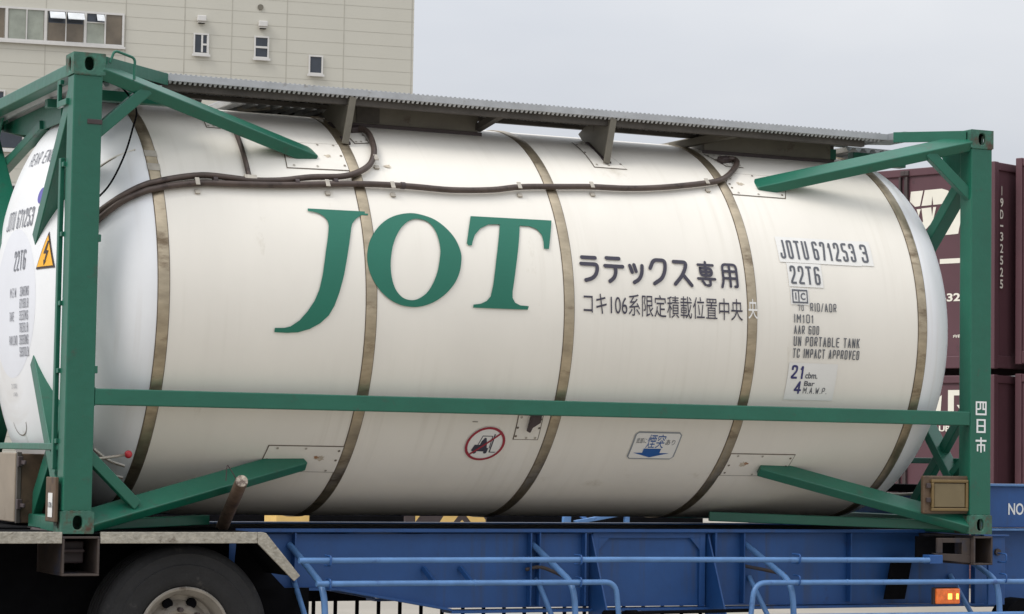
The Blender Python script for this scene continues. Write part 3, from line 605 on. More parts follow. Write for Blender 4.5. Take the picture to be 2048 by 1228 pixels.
# characters on the right post
for ch, z0 in (('四', .758), ('日', .645), ('市', .520)):
    pm = (lambda u, v: Vector((u, .0035, v)))
    x0, x1 = 5.930, 6.015; H = .088
    r = lambda a, b_, c, d: rect(x0 + a * (x1 - x0), x0 + b_ * (x1 - x0), z0 + c * H, z0 + d * H)
    if ch == '四': s = merge(r(0, 1, .88, 1), r(0, .14, 0, .88), r(.86, 1, .0, .88), r(.14, .86, 0, .13), r(.36, .5, .42, .88), r(.14, .36, .38, .5), r(.62, .75, .38, .88), r(.75, .86, .38, .5))
    elif ch == '日': s = merge(r(.08, .92, .88, 1), r(.08, .24, 0, .88), r(.76, .92, 0, .88), r(.24, .76, 0, .13), r(.24, .76, .44, .56))
    else: s = merge(r(.43, .57, .0, 1.1), r(0, .43, .78, .92), r(.57, 1, .78, .92), r(.12, .43, .48, .6), r(.57, .88, .48, .6), r(.12, .25, .08, .48), r(.75, .88, .08, .48))
    decal('post_character', s, pm, LETW, T, cut=(None, None))

# ---- walkway
wy0, wy1 = .45, .93
wk = obj('walkway', MB().box(.52, 5.55, wy0, wy0 + .012, 2.545, 2.585).box(.52, 5.55, wy1 - .012, wy1, 2.545, 2.585).box(.52, 5.55, wy0 + .012, wy1 - .012, 2.560, 2.566), GALV, T, bevel=.002)
tb = MB(); n = int((5.53 - .53) / .030)
for i in range(n):
    x = .535 + i * .030
    tb.add([(x - .009, wy0 + .001, 2.545), (x + .009, wy0 + .001, 2.545), (x + .006, wy0 + .018, 2.531), (x - .006, wy0 + .018, 2.531), (x - .009, wy0 + .03, 2.556), (x + .009, wy0 + .03, 2.556)], [(0, 1, 2, 3), (3, 2, 5, 4), (0, 3, 4), (1, 5, 2), (0, 4, 5, 1)])
    if i % 1 == 0: tb.box(x - .006, x + .006, wy0 + .0, wy0 + .010, 2.585, 2.5895)
obj('grating_teeth', tb, GALV, wk)
sl = MB()
for i in range(int(4.85 / .05)):
    x = .54 + i * .05; sl.box(x, x + .02, wy0 + .035, wy1 - .015, 2.548, 2.5595)
obj('grating_slats', sl, DARKM, wk)
obj('walkway_bearer', MB().box(.50, 5.40, .495, .535, 2.497, 2.543), DARKM, wk, bevel=.003)
obj('walkway_bearer', MB().box(.50, 5.40, .86, .90, 2.517, 2.543), DARKM, wk, bevel=.003)
# angled plate at the right end of the walkway
obj('end_ramp', MB().prism([(5.553, .452, 2.545), (5.553, .452, 2.587), (5.68, .452, 2.612), (5.76, .452, 2.612), (5.86, .452, 2.590), (5.84, .452, 2.575), (5.66, .452, 2.565)], (0, .40, 0)), GALV, wk)
# platforms (ribbed undersides)
def platform(x0, x1, y0, y1, z, along='x', name='platform'):
    p = obj(name, MB().box(x0, x1, y0, y1, z, z + .006), GALV, T)
    rb = MB(); t = y0 if along == 'x' else x0; hi = y1 if along == 'x' else x1
    while t < hi - .03:
        if along == 'x': rb.prism([(x0, t, z - .001), (x0, t + .02, z - .026), (x0, t + .036, z - .026), (x0, t + .05, z - .001)], (x1 - x0, 0, 0))
        else: rb.prism([(t, y0, z - .001), (t + .02, y0, z - .026), (t + .036, y0, z - .026), (t + .05, y0, z - .001)], (0, y1 - y0, 0))
        t += .075
    obj('plank_rib', rb, GALV, p); return p
platform(.12, .62, .40, 2.25, 2.500, 'y')
platform(1.20, 1.98, .95, 1.62, 2.545, 'y')
platform(5.52, 5.90, .90, 2.2, 2.545, 'y')
# brackets carrying the walkway
def yz_tank(th): return (YC - RT * math.cos(R(th)), ZC + RT * math.sin(R(th)))
for bx in (1.782, 3.512):
    b = obj('walkway_bracket', MB().beam((bx + .02, .462, 2.54), (bx - .018, .475, 2.262), .042, .014, (0, 1, 0)), TAUPE, T, bevel=.002)
    pts = [(bx, .478, 2.53), (bx, .80, 2.53), (bx, .90, 2.49)] + [(bx, *yz_tank(t)) for t in (72, 68, 64, 60, 56, 53)]
    obj('bracket_web', MB().prism(pts, (.010, 0, 0)), TAUPE, b)
    obj('bracket_foot', MB().beam((bx, *yz_tank(53.2)), (bx, *yz_tank(68)), .045, .03, (0, -.6, .8)), CONTB, b, bevel=.003)
plate([(3.40, 1.08), (3.62, 1.08), (3.50, 1.44), (3.40, 1.44)], screws=True)
# spill boxes over the hatches
for x0, x1 in ((1.86, 2.755), (4.36, 5.318)):
    b = obj('spill_box', MB().box(x0, x1, .775, .785, 2.425, 2.535).box(x0, x0 + .01, .786, 1.65, 2.43, 2.535).box(x1 - .01, x1, .786, 1.65, 2.43, 2.535).box(x0, x1, 1.651, 1.66, 2.43, 2.535), TAUPE, T, bevel=.002)
    obj('box_foot', MB().box(x0 - .02, x1 + .02, .755, .772, 2.405, 2.432), CONTB, b, bevel=.003)
obj('spill_box_patch', MB().box(1.95, 2.10, .770, .7745, 2.44, 2.53), DARKM, T)
obj('bracket_arm', MB().beam((2.76, .80, 2.46), (2.80, .52, 2.525), .05, .04), DARKM, T); obj('bracket_arm', MB().beam((4.24, 1.0, 2.47), (4.45, .55, 2.52), .05, .045), TAUPE, T)
obj('hatch_rail', MB().beam((1.35, 1.2, 2.515), (1.72, 1.0, 2.56), .05, .03), CLIP, T)
obj('hatch_rail', MB().beam((1.30, 1.5, 2.50), (1.8, 1.25, 2.56), .04, .05), CONTB, T)
obj('manifold', MB().tube([(.45, 1.02, 2.535), (1.05, 1.02, 2.535)], .03, 10), CONTB, T, smooth=True)
obj('manifold_valve', MB().box(.62, .70, .98, 1.04, 2.53, 2.60).box(.95, 1.0, .96, 1.06, 2.52, 2.56), CLIP, T, bevel=.006)

# ---- heating conduits on the shell
def conduit(pts, r, off, name='conduit', m_=CONDUIT):
    f = cyl(RT + off); P = catmull([(u, v, 0) for u, v in pts], 5)
    out_ = []
    for p in P:
        q = f(p.x, p.y)
        if p.x < .5:      # follows the knuckle of the rear head
            k = math.sqrt(max(0, 1 - ((.5 - p.x) / HD) ** 1.9)) ; rr_ = RT * (max(0, 1 - ((.5 - p.x) / HD) ** 1.9)) ** (1 / HN) + off
            a = p.y / RT; q = Vector((p.x - .01, YC - rr_ * math.cos(a), ZC + rr_ * math.sin(a)))
        out_.append(q)
    return obj(name, MB().tube(out_, r, 10), m_, T, smooth=True)
conduit([(.195, .515), (.314, .575), (.433, .626), (.583, .682), (.794, .729), (.97, .724), (1.086, .716), (1.269, .731), (1.458, .769), (1.646, .79), (1.765, .835), (1.857, .912), (1.916, 1.034), (1.941, 1.1765), (1.945, 1.27), (1.915, 1.315)], .0185, .030)
conduit([(.191, .462), (.31, .540), (.429, .587), (.578, .638), (.786, .676), (.963, .684), (1.263, .699), (1.635, .734), (1.855, .749), (2.075, .751), (2.329, .7446), (2.593, .766), (2.801, .806), (3.075, .83), (3.283, .847), (3.526, .855), (3.781, .885), (4.087, .947), (4.254, 1.002), (4.378, 1.104), (4.465, 1.21), (4.481, 1.27), (4.437, 1.279)], .0185, .028)
conduit([(1.079, 1.415), (1.095, 1.24), (1.09, 1.06), (1.085, .9), (1.082, .745)], .015, .022)
for u, v in ((.87, .70), (1.36, .722), (1.60, .745), (2.02, .751)): 
    f = cyl(RT + .03); a = f(u, v - .02); b_ = f(u, v + .045 if u < 1.7 else v + .02); obj('conduit_coupling', MB().tube([f(u - .012, v), f(u + .012, v)], .021, 12), CONTB, T, smooth=True)
for u, v in ((.76, .675), (1.544, .722), (1.951, .74), (2.781, .802), (3.282, .848), (4.124, .955), (1.90, .955)):
    f = cyl(RT + .045); a, b_ = f(u, v - .024), f(u, v + .024); d = f(u, v) - cyl(RT)(u, v); d.normalize()
    c = obj('conduit_clip', MB().beam(a, b_, .026, .006, d), CLIP, T, bevel=.002)
    f2 = cyl(RT + .008); obj('clip_foot', MB().beam(f2(u + .004, v - .058), f2(u + .004, v - .03), .030, .010, d), CLIP, c, bevel=.002)
for u, v in ((1.90, 1.325), (4.42, 1.285)):
    f = cyl(RT + .02); obj('junction_end', MB().beam(f(u - .05, v - .02), f(u + .03, v + .01), .05, .035, (0, -.4, .9)), CONTB, T, bevel=.005)
obj('conduit_tee', MB().beam(cyl(RT + .03)(1.045, .728), cyl(RT + .03)(1.12, .728), .035, .035, (0, -.8, .6)), CLIP, T, bevel=.004)
obj('earth_wire', MB().tube(catmull([(.17, .10, 2.46), (.30, .13, 2.44), (.40, .16, 2.33), (.385, .16, 2.22), (.33, .14, 2.05), (.24, .12, 1.88), (.12, .12, 1.76)], 6), .0055, 7), BLACK, T, smooth=True)

# ================================================================ TRAILER
TR = thing('container_trailer', 'blue skeletal container trailer carrying the cream tank container', 'trailer', (3.0, 1.2, -1.05))
for s, name in ((0, 'main_beam'), (1, 'main_beam')):
    y = .60 if s == 0 else 1.80; d = .012
    mb = MB().prism([(-1.6, y, -.03), (6.32, y, -.012), (6.32, y, -.475), (2.52, y, -.462), (1.80, y, -.334), (-1.6, y, -.30)], (0, d, 0))
    bmn = obj(name, mb, BLUE, TR)
    obj('top_flange', MB().box(1.16, 6.3, y - .06, y + .10, -.010, .011), BLUE, bmn, bevel=.003)
    obj('bottom_flange', MB().box(2.53, 6.4, y - .06, y + .09, -.492, -.476).beam((2.53, y + .015, -.470), (1.80, y + .015, -.342), .15, .014).beam((1.80, y + .015, -.342), (-1.6, y + .015, -.308), .15, .014), BLUE, bmn, bevel=.002)
obj('deck_strip', MB().box(-.2, 6.2, .60, 1.25, .0115, .017), BLACK, TR); obj('deck_strip', MB().box(-1.6, 1.155, .51, .59, -.014, .016), BLACK, TR)
# stiffeners, recessed panel frame and slanted bracket webs on the near beam
near = [o for o in TR.children if o.name.startswith('main_beam')][0]
for x, w_ in ((1.53, .010), (3.05, .01), (3.11, .010), (3.42, .012), (4.34, .014), (4.55, .010), (5.35, .010)):
    obj('stiffener', MB().box(x, x + w_, .545, .599, -.455 if x > 2 else -.30, -.013), BLUE, near, bevel=.002)
fr = MB()
for a in (3.49, 4.245): fr.box(a, a + .04, .575, .599, -.474, -.013)
fr.box(3.53, 4.245, .575, .599, -.045, -.013)
fr.prism([(3.53, .575, -.045), (3.60, .575, -.045), (3.53, .575, -.12)], (0, .024, 0)); fr.prism([(4.245, .575, -.045), (4.175, .575, -.045), (4.245, .575, -.12)], (0, .024, 0))
obj('panel_frame', fr, BLUE, near, bevel=.002)
for x in (3.475, 4.30):
    obj('bracket_web', MB().prism([(x, .598, -.02), (x, .575, -.02), (x, .30, -.60), (x, .598, -.60)], (.010, 0, 0)), BLUE, near)
for x in (2.36, 2.60): obj('hose_lug', MB().beam((x, .59, -.22), (x + .04, .50, -.31), .02, .03), BLUE, near, bevel=.003)
# cross members
for x in (-.9, .9, 2.3, 3.9, 5.5): obj('cross_member', MB().box(x, x + .1, .62, 1.80, -.25, -.02), BLUE, TR, bevel=.004)
# bolsters under the four container corners: open box tubes
def bolster(x0, x1, z0, z1, m_=RUSTB):
    t = .012; b = MB().box(x0, x1, -.005, 2.443, z1 - t, z1).box(x0, x1, -.005, 2.443, z0, z0 + t).box(x0, x0 + t, -.005, 2.443, z0 + t, z1 - t).box(x1 - t, x1, -.005, 2.443, z0 + t, z1 - t)
    o = obj('corner_bolster', b, m_, TR, bevel=.003)
    obj('twist_lock', MB().box(x0 + .04, x1 - .04, .16, .24, z0 + .06, z1 - .03).box(x0 + .03, x1 - .05, .10, .16, z0 + .12, z0 + .14), CONTB, o, bevel=.01)
    obj('tube_shade_plate', MB().box(x0 + t, x1 - t, .45, .46, z0 + t, z1 - t), BLACK, o)  # added black plate puts the shade inside the hollow tube into colour
bolster(.008, .212, -.225, -.014); bolster(5.915, 6.062, -.195, -.014)
sideb = MB(); x0, x1, z0, z1 = 5.665, 5.913, -.165, -.025
sideb.prism([(5.70, .03, -.165), (5.913, .03, -.185), (5.913, .03, -.13), (5.62, .03, -.12)], (0, .02, 0)).box(5.85, 5.913, .03, .05, -.13, -.025).box(5.66, 5.70, .03, .05, -.12, -.025).box(5.70, 5.85, .03, .05, -.055, -.025)
obj('bolster_gusset', sideb, RUSTB, TR, bevel=.003); obj('gusset_back', MB().box(5.62, 5.913, .20, .22, -.17, -.02), BLACK, TR)
# mudguard with chequer plate lip
mg = obj('mudguard', MB().box(-1.4, 1.12, .012, .50, -.002, .006).beam((1.125, .256, -.012), (1.318, .256, -.232), .488, .008, (0, 0, 1)), BLACK, TR)
lip = MB().box(-1.4, .006, -.004, .0115, -.052, .010).box(.215, 1.105, -.004, .0115, -.052, .010)
lip.prism([(1.1055, -.004, .010), (1.135, -.004, .010), (1.155, -.004, .004), (1.36, -.004, -.232), (1.325, -.004, -.262), (1.1055, -.004, -.052)], (0, .0155, 0))
obj('mudguard_lip', lip, CHECK, mg, bevel=.003)
obj('wheel_well_shade', MB().box(-1.6, 1.12, .515, .53, -.95, -.015).prism([(1.14, .44, -.05), (1.16, .44, -.05), (1.44, .44, -.33), (1.12, .44, -.33)], (0, .01, 0)).box(1.1, 1.62, .535, .545, -.9, -.33), BLACK, TR)  # black sheets stand in for shade behind the wheel; triangle is the mudguard bracket
obj('suspension_box', MB().box(1.35, 1.62, .62, 1.7, -.80, -.34), BLACK, TR, bevel=.02)
# wheels
def wheel(x, y0=.10):
    W = obj('wheel', MB().lathe([(.17, .10), (.14, .10), (.12, .115), (.12, .0001)], (x, y0, -.555), 'y', 32), RIM, TR, smooth=True)
    r_ = .492
    prof_ = [(.03, .256), (.014, .272), (.004, .30), (-.001, .325), (.0, .36), (-.004, .372), (-.004, .38), (.002, .386), (.003, .41), (.010, .436), (.008, .442), (.014, .450), (.024, .466), (.040, .482)]
    for k in range(5):
        y = .055 + k * .05; prof_ += [(y, r_ - .004), (y + .002, r_ - .018), (y + .012, r_ - .018), (y + .014, r_ - .003)]
    prof_ += [(.30, .478), (.32, .45), (.33, .38), (.31, .256)]
    obj('tyre', MB().lathe([(t, rr) for t, rr in prof_], (x, y0, -.555), 'y', 96), TYRE, W, smooth=True)
    obj('rim', MB().lathe([(.03, .258), (.012, .262), (.004, .256), (.010, .244), (.03, .236), (.05, .218), (.12, .210), (.13, .185), (.095, .155), (.075, .135), (.085, .115), (.12, .105)], (x, y0, -.555), 'y', 72), RIM, W, smooth=True)
    for k in range(8):
        a = 2 * math.pi * k / 8 + .10; cx_, cz_ = x + .178 * math.cos(a + .3), -.555 + .178 * math.sin(a + .3)
        obj('vent_hole', MB().lathe([(.112, .0001), (.1115, .028), (.128, .031)], (cx_, y0 - .012, cz_), 'y', 16), BLACK, W)
        obj('wheel_nut', MB().lathe([(.03, .0001), (.03, .014), (.075, .014)], (x + .135 * math.cos(a), y0, -.555 + .135 * math.sin(a)), 'y', 6), CONTB, W)
wheel(.735); wheel(-.98)
# side guard tubes and their hangers
def gtube(pts, r=.0165, bend=.06, name='side_guard_rail'): return obj(name, MB().tube(arc_bend(pts, bend, 7), r, 12), BLUEL, TR, smooth=True)
gtube([(1.345, -.02, -.147), (3.4, -.02, -.149), (5.56, -.02, -.161)]); 
gtube([(1.45, -.02, -.276), (3.335, -.02, -.281), (3.36, -.02, -.50)], bend=.075)
gtube([(4.262, -.02, -.50), (4.285, -.02, -.292), (7.6, -.02, -.306)], bend=.085)
gtube([(4.35, -.02, -.499), (7.6, -.02, -.512)], bend=.06)
for x_, z_ in ((2.42, -.2785), (4.95, -.2945)): obj('rail_weld', MB().tube([(x_ - .006, -.02, z_), (x_ + .006, -.02, z_)], .0185, 12), BLUEL, TR)
obj('rail_bracket', MB().box(5.56, 5.66, -.03, .05, -.185, -.13), BLUE, TR, bevel=.004)
for x in (1.515, 3.085, 4.585, 6.13):
    gtube([(x, .59, -.085), (x - .0, .03, -.298), (x + .03, .02, -.86)], .019, .11, 'guard_hanger')
    gtube([(x + .03, .59, -.29), (x + .03, .33, -.55), (x + .03, .30, -.85)], .016, .05, 'guard_hanger')
    for z, y in ((-.150, .02), (-.280, .0)):
        obj('u_clamp', MB().tube(arc_bend([(x + .012, y + .03, z - .028), (x + .012, -.042, z - .026), (x + .012, -.042, z + .026), (x + .012, y + .03, z + .028)], .018), .005, 8), BLUE, TR, smooth=True)
obj('air_pipe', MB().tube([(3.27, .02, -.468), (4.28, .03, -.462)], .011, 8).tube([(3.28, .02, -.468), (3.36, .02, -.468)], .02, 8).tube([(3.42, .02, -.468), (3.50, .02, -.467)], .018, 8), BLACK, TR, smooth=True)
obj('air_pipe', MB().tube(catmull([(3.03, .57, -.235), (3.12, .55, -.22), (3.22, .50, -.26), (3.27, .42, -.30)], 4), .011, 8), RUSTB, TR, smooth=True)
obj('air_pipe', MB().tube(catmull([(4.56, .57, -.22), (4.66, .5, -.24), (4.80, .45, -.27)], 4), .011, 8), RUSTB, TR, smooth=True)
# marker lamp
ml = obj('marker_lamp', MB().box(5.612, 5.806, .0, .03, -.442, -.335), CONTB, TR, bevel=.006)
obj('lamp_lens', MB().box(5.618, 5.80, -.022, -.001, -.437, -.340), AMB, ml, bevel=.008)
for a, b_ in ((5.705, 5.735), (5.768, 5.785)): obj('lamp_bulb', MB().box(a, b_, -.0245, -.0225, -.408, -.372), AMBH, ml, bevel=.001)
obj('lamp_bracket', MB().box(5.615, 5.80, .0, .02, -.333, -.285), BLUE, TR, bevel=.004)
obj('mud_flap', MB().prism([(5.66, .53, -.17), (5.82, .53, -.17), (5.76, .53, -.44), (5.60, .53, -.44)], (0, .012, 0)), BLACK, TR)
# gooseneck
gn = obj('gooseneck', MB().box(6.20, 10.0, .46, .62, .030, .300), BLUE, TR, bevel=.004)
obj('gooseneck_flange', MB().box(6.18, 10.0, .43, .66, .301, .316).box(6.18, 10.0, .43, .66, .008, .022), BLUEL, gn, bevel=.002)
decal('lettering', shape_text('NO.', 6.530, 6.672, .112, .190, .02), lambda u, v: Vector((u, .4575, v)), LETW, gn, cut=(None, None))
obj('gooseneck_web', MB().box(6.33, 10.0, .55, .60, -.50, .006), BLUE, TR, bevel=.004)
obj('front_bolster', MB().box(6.20, 6.30, .625, 2.3, .02, .24), BLUE, TR, bevel=.006)
obj('front_bolster_cap', MB().box(6.16, 6.32, .63, 2.3, .245, .30), BLACK, TR, bevel=.006)
for z in (.20, .26): obj('brake_hose', MB().tube(catmull([(6.14, .7, z), (6.12, 1.2, z - .03), (6.13, 1.8, z + .01), (6.14, 2.2, z)], 5), .010, 8), CLIP if z > .21 else BLACK, TR, smooth=True)
pp = obj('gooseneck_post', MB().box(6.15, 6.28, .16, .18, -.46, -.02).box(6.10, 6.30, .14, .20, -.02, -.008), BLUE, TR, bevel=.004)
obj('pivot_bolt', MB().lathe([(-.02, .0001), (-.02, .022), (0, .022)], (6.215, .16, -.12), 'y', 12), RUSTB, pp)
obj('landing_leg', MB().lathe([(0, .0001), (0, .17), (.16, .17), (.16, .0001)], (6.55, .3, -.60), 'y', 32), BLACK, TR, smooth=True)
# far-side guard: dark rail with upright bars
fg = MB().box(2.0, 6.3, 2.40, 2.43, -.53, -.43)
for i in range(22): x = 2.05 + i * .155; fg.box(x, x + .022, 2.41, 2.425, -1.0, -.53)
obj('far_side_guard', fg, BLACK, TR)
# stake leaning against the frame side: hollow tube end
PIPEE = mat('mottled_pipe_end', (.42, .36, .29), .7, var=.3, scale=30, c2=(.08, .05, .04), amt2=.7, s2=40)
sp_ = obj('stake_pipe', MB().tube([(1.09, .58, .0), (.998, -.02, .288)], .036, 20), mat('brown_rusty_pipe', (.13, .085, .06), .7, var=.35, scale=14, c2=(.05, .03, .025), amt2=.3, s2=12), TR, smooth=True)
obj('pipe_rim', MB().tube([(.9978, -.0215, .2887), (.9968, -.0285, .2918)], .034, 20), PIPEE, sp_)
obj('pipe_wire', MB().tube(catmull([(.925, .03, .29), (.93, .03, .37), (.945, .03, .36), (.985, .03, .30)], 4), .003, 6), CONTB, sp_)

# ================================================================ FACTORY BUILDING
fa = math.atan(.17); k17 = math.hypot(1, .17)
FB = thing('factory_building', 'tall beige panelled factory building behind the rear end of the tank container', 'building', (40.319, 90.0, -1.05))
fd = Vector((-1, .17, 0)).normalized(); fnrm = Vector((.17, 1, 0)).normalized()
def fp(t, dpt, z): return Vector((40.319, 90, 0)) + fd * t + fnrm * dpt + Vector((0, 0, z))
def fbox(mb, t0, t1, d0, d1, z0, z1):
    c = [fp(t, d, z) for z in (z0, z1) for t, d in ((t0, d0), (t1, d0), (t1, d1), (t0, d1))]
    return mb.add(c, [(0, 3, 2, 1), (4, 5, 6, 7), (0, 1, 5, 4), (1, 2, 6, 5), (2, 3, 7, 6), (3, 0, 4, 7)])
obj('wall', fbox(MB(), 0, 42, 0, 30, -1.05, 27), WALLP, FB)
obj('roof_parapet', fbox(MB(), -.1, 42.1, -.1, 30.1, 27.001, 27.4), SEAMM, FB)
jm = MB()
for t in (16.65, 13.15, 10.53, 8.40, 5.90, 3.27, .10): fbox(jm, t - .018, t + .018, -.008, -.0005, -1, 27)
for t in (20.2, 23.8, 27.4): fbox(jm, t - .02, t + .02, -.008, -.0005, -1, 27)
k = -31
z = 17.27 - 31 * .585
while z < 27: fbox(jm, 0, 42, -.005, -.0003, z - .009, z + .009); z += .585
obj('panel_joint', jm, SEAMM, FB)
def window(t0, t1, z0, z1, panes, mull=.05, sill=True, fr_=.09):
    """t decreases to the right in the photo; panes: list of (ta, tb, za, zb, material)"""
    m_ = MB(); fbox(m_, t0, t1, -.09, -.01, z1 - fr_, z1); fbox(m_, t0, t1, -.09, -.01, z0, z0 + fr_); fbox(m_, t0, t0 + fr_, -.09, -.01, z0 + fr_, z1 - fr_); fbox(m_, t1 - fr_, t1, -.09, -.01, z0 + fr_, z1 - fr_)
    W = obj('window', m_, ALU, FB)
    for ta, tb, za, zb, mm_ in panes: obj('pane', fbox(MB(), ta, tb, -.04, -.02, za, zb), mm_, W)
    if sill: obj('sill', fbox(MB(), t0 - .06, t1 + .06, -.16, -.0951, z0 - .10, z0 + .0), ALU, W)
    return W
zb, zt = 18.22, 19.72
W = window(13.22, 24.5, zb, zt, [
    (13.32, 14.02, zb + .09, zt - .09, G_BROWN), (14.10, 14.85, zb + .09, zb + 1.0, G_FROST), (14.10, 14.85, zb + 1.04, zt - .09, G_DARK),
    (15.02, 15.75, zb + .09, zb + .9, G_BROWN), (15.80, 16.55, zb + .09, zb + .9, G_BROWN), (15.02, 16.55, zb + .9, zt - .09, G_DARK),
    (16.76, 17.45, zb + .09, zt - .09, G_FROST), (17.52, 18.25, zb + .09, zt - .09, G_FROST),
    (18.45, 19.1, zb + .09, zt - .09, G_BROWN), (19.2, 19.9, zb + .09, zt - .09, G_FROST), (20.0, 24.4, zb + .09, zt - .09, G_BROWN)])
for t, w_ in ((14.06, .035), (14.93, .06), (15.775, .025), (16.66, .06), (17.485, .025), (18.35, .06), (19.15, .03), (19.95, .04), (21, .03), (22, .03)): obj('mullion', fbox(MB(), t - w_, t + w_, -.088, -.012, zb + .09, zt - .09), ALU, W)
obj('mullion', fbox(MB(), 14.1, 14.87, -.085, -.012, zb + 1.0, zb + 1.04), ALU, W)
for ta, tb in ((14.12, 14.45), (15.0, 15.72), (15.84, 16.5)):
    c = [fp(ta, -.10, zt - .14), fp(tb, -.10, zt - .14), fp(tb, -.55, zt - .48), fp(ta, -.55, zt - .48)]
    obj('awning_pane', MB().prism(c, (0, 0, .03)), G_TILT, W)
window(9.43, 10.13, 18.11, 19.06, [(9.5, 10.05, 18.2, 18.98, G_DARK)], fr_=.07)
W1 = [o for o in FB.children if o.name.startswith('window')][-1]
obj('mullion', fbox(fbox(fbox(MB(), 9.70, 9.78, -.085, -.012, 18.2, 18.98), 9.5, 9.70, -.085, -.012, 18.52, 18.60), 9.50, 9.53, -.086, -.013, 18.2, 18.97), ALU, W1)
window(6.71, 7.39, 18.09, 19.10, [(6.78, 7.32, 18.17, 19.02, G_DARK)], fr_=.07)
obj('mullion', fbox(MB(), 6.78, 7.32, -.085, -.012, 18.55, 18.64), ALU, [o for o in FB.children if o.name.startswith('window')][-1])
window(4.22, 4.88, 17.51, 18.38, [(4.29, 4.81, 17.59, 18.31, G_DARK)], fr_=.07)
window(17.46, 20.0, 13.4, 14.42, [(17.55, 18.6, 13.5, 14.32, G_DARK), (18.7, 19.9, 13.5, 14.32, G_DARK)], fr_=.07)
window(17.55, 18.35, 11.1, 11.9, [(17.62, 18.28, 11.18, 11.82, G_DARK)], fr_=.06)
window(18.32, 20.0, 15.1, 16.02, [(18.4, 19.9, 15.2, 15.92, G_DARK)], fr_=.07)
for t, z in ((9.80, 19.68), (7.02, 19.61)):
    v = obj('vent_hood', fbox(fbox(MB(), t - .2, t + .2, -.28, -.01, z - .10, z + .16), t - .17, t + .17, -.22, -.01, z - .17, z - .10), ALU, FB, bevel=.03)
    obj('vent_mouth', fbox(MB(), t - .14, t + .14, -.20, -.05, z - .19, z - .171), BLACK, v)
obj('round_vent', MB().prism([fp(7.13 + .13 * math.cos(a * math.pi / 8), -.06, 20.42 + .13 * math.sin(a * math.pi / 8)) for a in range(16)], fnrm * .055), TAUPE, FB)

